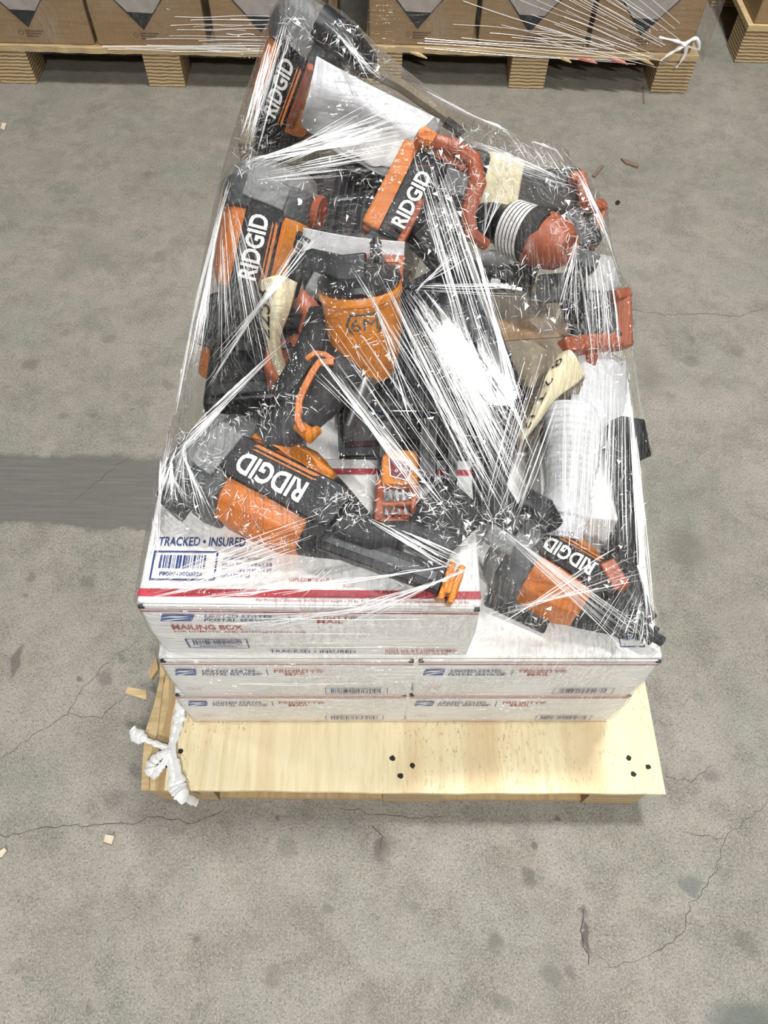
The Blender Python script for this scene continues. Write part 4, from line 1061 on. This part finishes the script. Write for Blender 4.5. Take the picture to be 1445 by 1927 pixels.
# a third carton row fills the depth behind, so the gap between the stacks is dark
for M_, nm in ((LM, 'left'), (RM, 'right')):
    for lv in range(3):
        back_carton(M_, .1, .95, .146 + .422 * lv, 'plain brown carton in the rear row of the %s back pallet, tier %s' % (nm, ('one', 'two', 'three')[lv]), .2, y0=.575, dep=.5, diamond=False)
# rear stack seen through the gap, coloured black for the deep shade there
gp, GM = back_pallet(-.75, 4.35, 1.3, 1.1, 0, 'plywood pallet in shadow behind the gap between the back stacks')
t = thing('shade_black_stack', GM @ Matrix.Translation((.6, .5, .146)), 'tall carton stack coloured black for the shade in the gap between the back pallets', 'carton stack')
mb = MB(); mb.box((.62, .52, .146 + .62), (1.18, 1.0, 1.24), GM); mb.build('shade_black_body', BLACK, t, bevel=.01)
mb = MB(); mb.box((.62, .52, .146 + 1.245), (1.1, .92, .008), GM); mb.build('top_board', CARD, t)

# wrap on the background pallets
def wrap_panel(name, M_, x0, x1, z0, z1, label, streaks, y=-.004, dep=1.1):
    t = thing(name, M_ @ Matrix.Translation(((x0 + x1) / 2, y, z0)), label, 'plastic film')
    mb = MB(); nx = 40
    rings = []
    for k in range(9):
        z = z0 + (z1 - z0) * k / 8
        rings.append([(x0 - .012, dep, z), (x0 - .012, y, z)] + [(x0 + (x1 - x0) * i / nx, y - .004 - .003 * math.sin(i * 1.3 + k), z) for i in range(1, nx)] + [(x1 + .012, y, z), (x1 + .012, dep, z)])
    mb.loft(rings, M_, close=False); mb.build('film_surface', FILM2, t, smooth=True)
    mb = MB(); rq = random.Random(len(label))
    for (xa, za, xb, zb, spread, n) in streaks:
        for i in range(n):
            f = (i / max(1, n - 1)) - .5 + rq.uniform(-.04, .04)
            a = Vector((xa, y - .010, za + f * spread * (.3 if zb > .3 else .9))); b = Vector((xb, y - .010, zb + f * spread))
            nseg = 10; wv = rq.uniform(.0004, .0013)
            s0, s1 = sorted((rq.uniform(0, .5), rq.uniform(.5, 1)))
            ring = []
            for j in range(nseg + 1):
                p = a.lerp(b, s0 + (s1 - s0) * j / nseg); p.z += .002 * math.sin(j * .8 + i)
                ring.append([M_ @ (p + Vector((0, 0, wv))), M_ @ (p + Vector((0, -.001, 0))), M_ @ (p - Vector((0, 0, wv)))])
            mb.loft(ring, None, close=False)
    o = mb.build('glint_white_film_pleats', PLEAT, t); o['kind'] = 'stuff'
wrap_panel('stretch_film', LM, .0, 1.31, .12, 1.35, 'clear stretch film round the cartons on the left back pallet', [(.62, .20, 1.31, .215, .13, 16), (.45, .15, 1.3, .155, .02, 8)])
wrap_panel('stretch_film', RM, .02, 1.30, .12, 1.35, 'clear stretch film round the cartons on the right back pallet', [(1.22, .15, .35, .5, .5, 34), (1.2, .15, .1, .2, .1, 10)])
# tied knot on the right back pallet corner
t = thing('film_knot', RM @ Matrix.Translation((1.20, -.02, .12)), 'white film tied in a bow at the right back pallet corner', 'plastic film')
kz = lambda x, y, d=0: atY(x, y, 3.02 - d)
def rope(pts, rad, name, par, mat=TWIST, flat=.6):
    n = 6 * (len(pts) - 1); P = [interp(pts, i / n) for i in range(n + 1)]
    rq = random.Random(int(pts[0].x * 1000)); rl = [(rad[min(len(rad) - 1, i * len(rad) // (n + 1))]) * rq.uniform(.75, 1.25) for i in range(n + 1)]
    mb = MB(); mb.tube(P, rl, 10, None, flat); return mb.build(name, mat, par, smooth=True)
rope([kz(1240, 70), kz(1275, 78), kz(1290, 85)], [.006, .009, .012], 'twisted_tail', t)
rope([kz(1290, 82), kz(1310, 72), kz(1314, 92), kz(1292, 86)], [.008, .010, .006], 'loop', t)
rope([kz(1290, 84), kz(1262, 100), kz(1242, 115)], [.010, .008, .004], 'twisted_tail', t)
rope([kz(1292, 86), kz(1288, 105), kz(1272, 128)], [.008, .006, .003], 'twisted_tail', t)

# ------------------------------------------------------------------ film tie on the main pallet corner
t = thing('film_tie', Matrix.Translation(at(318, 1410, ZD)), 'white twisted film tail knotted over the front left pallet corner', 'plastic film')
rope([at(343, 1312, ZD + .03), at(338, 1345, ZD + .012), at(330, 1380, ZD + .010), at(322, 1412, ZD + .012), at(328, 1445, ZD + .010), at(335, 1482, ZD + .008), atY(345, 1493, fl.y - .006) + Vector((0, -.004, .0)), at(372, 1498, ZD - .035) + Vector((0, -.012, 0))], [.012, .013, .010, .009, .012, .016, .014, .008], 'twisted_tail', t, flat=.4)
rope([at(322, 1412, ZD + .012), at(300, 1402, ZD + .010), at(275, 1392, ZD + .010), at(262, 1382, ZD + .008), at(250, 1372, ZD + .004)], [.007, .006, .005, .008, .010, .007], 'twisted_tail', t)
rope([at(262, 1384, ZD + .008), at(250, 1378, ZD + .006), at(256, 1390, ZD + .002), at(268, 1394, ZD + .002)], [.008, .010, .008], 'loop', t)
rope([at(322, 1415, ZD + .014), at(300, 1422, ZD + .012), at(284, 1440, ZD + .010), at(290, 1455, ZD + .008), at(305, 1440, ZD + .010), at(320, 1420, ZD + .012)], [.008, .010, .012, .008, .007], 'loop', t)

# ------------------------------------------------------------------ the stretch film round the load
CEN = Vector((.04, .86, .50))
def wrap_load():
    dg = bpy.context.evaluated_depsgraph_get(); dg.update()
    verts, faces = [], []
    skipn = {'wooden_pallet', 'brown_carton', 'stretch_film', 'film_knot', 'film_tie', 'floor', 'wood_chip', 'wood_splinter', 'pebble'}
    for o in bpy.data.objects:
        if o.type != 'MESH': continue
        root = o
        while root.parent: root = root.parent
        if root.name.split('.')[0] in skipn: continue
        ev = o.evaluated_get(dg); me = ev.to_mesh(); off = len(verts)
        mw = o.matrix_world
        verts += [mw @ v.co for v in me.vertices]; faces += [tuple(i + off for i in p.vertices) for p in me.polygons]
        ev.to_mesh_clear()
    tree = BVHTree.FromPolygons(verts, faces)
    bm = bmesh.new(); bmesh.ops.create_icosphere(bm, subdivisions=7, radius=1.0)
    dirs = np.array([v.co[:] for v in bm.verts]); dirs /= np.linalg.norm(dirs, axis=1)[:, None]
    dirs[:, 2] *= .55; dirs[:, 1] *= 1.05; dirs /= np.linalg.norm(dirs, axis=1)[:, None]      # more samples near the visible top
    E = np.array([(e.verts[0].index, e.verts[1].index) for e in bm.edges])
    n = len(dirs); ob = np.full(n, .02)
    for i in range(n):
        d = Vector(dirs[i]); hit = tree.ray_cast(CEN + d * 2.5, -d)
        if hit[0] is not None: ob[i] = 2.5 - hit[3] + .004
    for (px, py, z) in ((1062, 276, .78), (1030, 262, .80), (985, 258, .82), (1095, 320, .76), (930, 228, .84), (870, 205, .87), (340, 700, .66), (372, 560, .74), (410, 420, .82), (1186, 720, .56)):
        p = at(px, py, z) - CEN; dd = p.normalized(); k = np.argsort(-(dirs @ np.array(dd[:])))[:3]
        ob[k] = np.maximum(ob[k], p.length)
    deg = np.bincount(E.ravel(), minlength=n).astype(float)
    # spread obstacles one ring, so the film never cuts a corner
    o2 = ob.copy()
    np.maximum.at(o2, E[:, 0], ob[E[:, 1]]); np.maximum.at(o2, E[:, 1], ob[E[:, 0]])
    ob = np.minimum(o2, ob + .006)
    r = ob.copy()
    # multiscale tension: start from a tight convex hull then relax
    hb = bmesh.new()
    for i in range(0, n):
        if ob[i] > .1: hb.verts.new(CEN + Vector(dirs[i]) * float(ob[i]))
    bmesh.ops.convex_hull(hb, input=hb.verts)
    ht = BVHTree.FromBMesh(hb)
    for i in range(n):
        d = Vector(dirs[i]); hit = ht.ray_cast(CEN + d * 2.5, -d)
        r[i] = max(ob[i], 2.5 - hit[3]) if hit[0] is not None else ob[i]
    hb.free()
    for it in range(420):
        P = dirs * r[:, None]; S = np.zeros_like(P)
        np.add.at(S, E[:, 0], P[E[:, 1]]); np.add.at(S, E[:, 1], P[E[:, 0]])
        S /= deg[:, None]
        r = np.maximum(ob, (S * dirs).sum(1))
    # light smoothing of contact areas
    for it in range(2):
        S = np.zeros(n); np.add.at(S, E[:, 0], r[E[:, 1]]); np.add.at(S, E[:, 1], r[E[:, 0]]); S /= deg
        r = np.maximum(ob - .002, .5 * r + .5 * S)
    P = dirs * r[:, None] + np.array(CEN[:])
    bm.verts.ensure_lookup_table()
    for i, v in enumerate(bm.verts): v.co = P[i]
    kill = [v for v in bm.verts if v.co.z < ZD + .004]
    bmesh.ops.delete(bm, geom=kill, context='VERTS')
    for f in bm.faces: f.smooth = True
    me = bpy.data.meshes.new('film_surface'); bm.to_mesh(me)
    ft = BVHTree.FromBMesh(bm); bm.free()
    me.materials.append(FILM)
    t = thing('stretch_film', Matrix.Translation((CEN.x, CEN.y, ZD)), 'crumpled clear stretch film wrapped tightly round the whole tool load', 'plastic film')
    me.transform(PM[t.name].inverted())
    o = bpy.data.objects.new('film_surface', me); COL.objects.link(o); o.parent = t
    return t, ft
wrap, FT = wrap_load()
CAMP = Vector((0, 0, CAM_H))
def onfilm(px, py):
    d = (at(px, py, 0) - CAMP).normalized(); h = FT.ray_cast(CAMP, d)
    return (h[0], h[1]) if h[0] is not None else None
rp = random.Random(21)
PB, PS = MB(), MB()
def pleat(mb, x0, y0, x1, y1, wv, curve=0.0, wob=0.0, lift=.0015):
    """one gathered fold of the film, white in place of its glint, running over its surface"""
    L = math.hypot(x1 - x0, y1 - y0); n = max(2, int(L / 9)); nx, ny = -(y1 - y0) / max(L, 1), (x1 - x0) / max(L, 1)
    ph = rp.uniform(0, 6); pr_ = None; lastp = None; pts = []
    for i in range(n + 1):
        f = i / n; k = curve * math.sin(f * math.pi) + wob * math.sin(f * 7 + ph)
        h = onfilm(x0 + (x1 - x0) * f + nx * k, y0 + (y1 - y0) * f + ny * k)
        if h is None: pts.append(None); continue
        nr = h[1] if h[1].dot(CAMP - h[0]) > 0 else -h[1]
        pts.append((h[0], nr))
    for i in range(n + 1):
        if pts[i] is None: pr_ = None; continue
        p, nr = pts[i]
        q = pts[i + 1] if i < n and pts[i + 1] else (pts[i - 1] if i > 0 and pts[i - 1] else None)
        if q is None: continue
        d = q[0] - p
        if d.length > .08: pr_ = None; continue
        sd = d.cross(nr)
        if sd.length < 1e-7: continue
        sd.normalize(); tp = math.sin(math.pi * min(.94, max(.06, i / n))) ** .6
        ww = wv * tp * rp.uniform(.65, 1.3)
        cur = [mb.b.verts.new(p + sd * (ww * math.cos(a_)) + nr * (lift * .3 + ww * 1.1 * math.sin(a_))) for a_ in (0, .78, 1.57, 2.36, 3.14)]
        if pr_:
            for k in range(4): mb.b.faces.new((pr_[k], pr_[k + 1], cur[k + 1], cur[k])).smooth = True
        pr_ = cur
def fan(a0, a1, b0, b1, n, wv=(.0003, .0010), mb=None, brk=.35, curve=8, soft=.35):
    """folds between segment a0-a1 and segment b0-b1"""
    for i in range(int(n * .6)):
        f = rp.random(); g = min(1, max(0, f + rp.uniform(-.05, .05)))
        x0 = a0[0] + (a1[0] - a0[0]) * f; y0 = a0[1] + (a1[1] - a0[1]) * f
        x1 = b0[0] + (b1[0] - b0[0]) * g; y1 = b0[1] + (b1[1] - b0[1]) * g
        s = rp.uniform(0, brk); e = 1 - rp.uniform(0, brk)
        if rp.random() < .25: s = rp.uniform(0, .7); e = s + rp.uniform(.08, .3)
        if rp.random() > .5: s, e = 1 - e, 1 - s
        pleat(PS if rp.random() < soft else PB, x0 + (x1 - x0) * s, y0 + (y1 - y0) * s, x0 + (x1 - x0) * e, y0 + (y1 - y0) * e, rp.uniform(*wv) * rp.choice((.32, .45, .6, 1.1)), rp.uniform(-curve, curve) * .5, rp.uniform(0, .5))
def crumple(cx, cy, rx, ry, n, ln=(5, 26), ang=None, spread=1.57, wv=(.00015, .0006)):
    for i in range(int(n * .7)):
        a = rp.uniform(0, 6.283); q = math.sqrt(rp.random()) * .5 + .5 * rp.random()
        x = cx + math.cos(a) * rx * q; y = cy + math.sin(a) * ry * q
        d = rp.uniform(0, math.pi) if ang is None else R(ang) + rp.gauss(0, spread)
        l = rp.uniform(*ln) / 2; dx, dy = math.cos(d) * l, math.sin(d) * l
        if rp.random() < .10:      # small crushed facet standing off the film
            h0, h1, h2 = onfilm(x - dx * .6, y - dy * .6), onfilm(x + dx * .6, y + dy * .6), onfilm(x + dy * .35 + 1, y - dx * .35)
            if h0 and h1 and h2 and (h0[0] - h1[0]).length < .05 and (h0[0] - h2[0]).length < .05:
                try: PB.b.faces.new([PB.b.verts.new(h[0] + (h[1] if h[1].dot(CAMP - h[0]) > 0 else -h[1]) * z_) for h, z_ in ((h0, .001), (h1, .001), (h2, .004))])
                except ValueError: pass
            continue
        pleat(PB if rp.random() < .65 else PS, x - dx, y - dy, x + dx, y + dy, rp.uniform(*wv), rp.uniform(-2, 2), rp.uniform(0, .6))
# upper left sheaf from the middle left cap up to the right
fan((470, 330), (440, 300), (760, 150), (720, 260), 70)
fan((500, 320), (470, 345), (800, 250), (690, 330), 45)
fan((440, 340), (415, 420), (560, 700), (400, 700), 60, curve=4)
fan((600, 460), (570, 430), (380, 690), (380, 760), 55)
fan((520, 40), (560, 20), (450, 260), (480, 320), 45, curve=5)
fan((590, 30), (650, 60), (740, 150), (700, 170), 40)
# central diagonal sheaf running down to the front right
fan((700, 500), (790, 560), (930, 1000), (1020, 930), 150)
fan((760, 540), (900, 600), (960, 980), (1010, 860), 110)
fan((820, 250), (770, 290), (1000, 760), (880, 700), 90)
fan((640, 480), (700, 520), (870, 800), (760, 820), 40)
fan((560, 620), (650, 720), (800, 960), (880, 1000), 45)
# from the centre knot to the right
fan((770, 535), (775, 545), (960, 520), (1000, 560), 24, brk=.2)
fan((770, 545), (780, 560), (900, 480), (880, 430), 20)
# right side verticals
fan((1090, 700), (1180, 690), (1050, 1060), (1190, 1060), 120, curve=4, soft=.5)
fan((1180, 700), (1195, 800), (1200, 1100), (1240, 1220), 110, curve=3)
fan((1100, 480), (1150, 470), (1110, 700), (1180, 700), 55)
fan((1000, 620), (1060, 760), (900, 980), (960, 1030), 50)
fan((1060, 280), (1100, 330), (1140, 420), (1180, 560), 40)
fan((740, 140), (860, 210), (1000, 270), (1090, 300), 50)
fan((840, 240), (900, 300), (1050, 330), (1100, 360), 45)
fan((1080, 420), (1090, 440), (1120, 700), (1040, 560), 35)
fan((905, 450), (912, 460), (960, 360), (900, 330), 26, brk=.2)
# left edge gathers
fan((440, 330), (420, 350), (290, 830), (330, 760), 95, curve=6)
fan((340, 760), (300, 800), (270, 1080), (300, 1040), 45, curve=5)
fan((330, 830), (360, 800), (420, 1000), (300, 980), 50)
# folds over the front left nailer and box
fan((560, 620), (430, 760), (330, 830), (300, 900), 55)
fan((640, 950), (560, 1060), (270, 1100), (262, 1130), 70, curve=10)
fan((400, 1060), (640, 1060), (300, 1120), (560, 1130), 45)
fan((870, 1060), (760, 1080), (540, 1120), (300, 1130), 45)
fan((640, 950), (760, 1000), (850, 1080), (900, 1060), 50)
fan((900, 1050), (880, 1090), (640, 1200), (560, 1150), 50)
fan((870, 1100), (900, 1150), (400, 1210), (300, 1160), 36, soft=.6)
fan((260, 1140), (300, 1220), (900, 1150), (880, 1215), 26, wv=(.0002, .0006), soft=.7)
fan((310, 1240), (360, 1340), (760, 1245), (760, 1340), 22, wv=(.0002, .0005), soft=.9)
fan((775, 1250), (775, 1340), (1220, 1255), (1150, 1340), 22, wv=(.0002, .0005), soft=.9)
# over the lower right box
fan((900, 960), (960, 1010), (1190, 1240), (1240, 1200), 70, curve=6, soft=.5)
fan((1190, 1000), (1230, 1100), (900, 1210), (900, 1150), 45, soft=.6)
fan((1200, 1060), (1215, 1150), (1090, 1235), (1230, 1235), 40)
fan((430, 350), (405, 420), (340, 740), (390, 640), 110, curve=3, soft=.25)
fan((380, 520), (365, 600), (290, 860), (330, 800), 60, curve=3)
fan((500, 90), (515, 60), (455, 250), (470, 300), 50, curve=3)
fan((1060, 720), (1170, 700), (1060, 1060), (1150, 1060), 60, curve=3, soft=.4)
fan((1185, 800), (1195, 900), (1215, 1180), (1235, 1230), 90, curve=2)
fan((950, 245), (1060, 280), (1000, 320), (1110, 350), 40)
fan((300, 880), (340, 830), (380, 960), (280, 960), 60)
fan((740, 540), (800, 545), (960, 860), (1000, 800), 110, soft=.2, curve=3)
fan((480, 335), (460, 300), (800, 190), (780, 260), 60, soft=.25, curve=3)
fan((600, 600), (740, 580), (860, 960), (960, 950), 26, wv=(.0004, .0007), brk=.15, curve=3, soft=.1)
fan((560, 700), (640, 640), (800, 900), (870, 1000), 22, wv=(.0004, .0007), brk=.2, curve=3, soft=.1)
fan((880, 450), (905, 460), (1000, 800), (960, 800), 60, curve=3, soft=.15)
# crumples
for c_ in [(360, 860, 70, 60, 150), (330, 960, 50, 60, 70), (430, 940, 120, 60, 130), (520, 1000, 90, 50, 70), (640, 960, 60, 50, 130), (700, 950, 60, 60, 90), (540, 760, 80, 35, 90), (470, 800, 60, 35, 60),
          (820, 930, 90, 50, 150), (860, 980, 80, 50, 130), (920, 1010, 80, 50, 120), (980, 990, 60, 50, 90), (1050, 1010, 60, 50, 60), (760, 900, 60, 50, 60), (840, 330, 60, 50, 110), (870, 400, 50, 60, 100),
          (830, 450, 60, 60, 70), (900, 260, 70, 30, 80), (1000, 290, 80, 35, 110), (1060, 340, 50, 40, 110), (1080, 430, 50, 60, 160), (1100, 400, 40, 40, 60), (930, 340, 60, 40, 60), (1140, 500, 40, 50, 40), (990, 520, 60, 40, 40),
          (1000, 600, 70, 50, 50), (1100, 600, 70, 50, 50), (560, 60, 50, 40, 80), (650, 70, 50, 40, 110), (690, 120, 50, 40, 60), (480, 250, 40, 60, 60), (455, 300, 30, 40, 60), (640, 600, 100, 90, 60), (700, 680, 60, 60, 50),
          (600, 400, 120, 60, 30), (700, 300, 100, 60, 40), (850, 650, 90, 120, 140), (900, 780, 80, 120, 110), (740, 800, 100, 90, 30), (1130, 900, 60, 150, 120), (1190, 1000, 30, 120, 60), (1140, 1080, 60, 60, 60),
          (1080, 1180, 130, 50, 60), (960, 1160, 70, 50, 40), (460, 1060, 150, 40, 60), (800, 1080, 120, 30, 40), (1200, 1180, 30, 50, 70), (720, 500, 50, 40, 60), (1140, 700, 50, 60, 70)]:
    crumple(*c_)
o = PB.build('glint_white_film_folds', PLEAT, wrap); o['kind'] = 'stuff'
o = PS.build('soft_glint_film_folds', PLEATSOFT, wrap); o['kind'] = 'stuff'
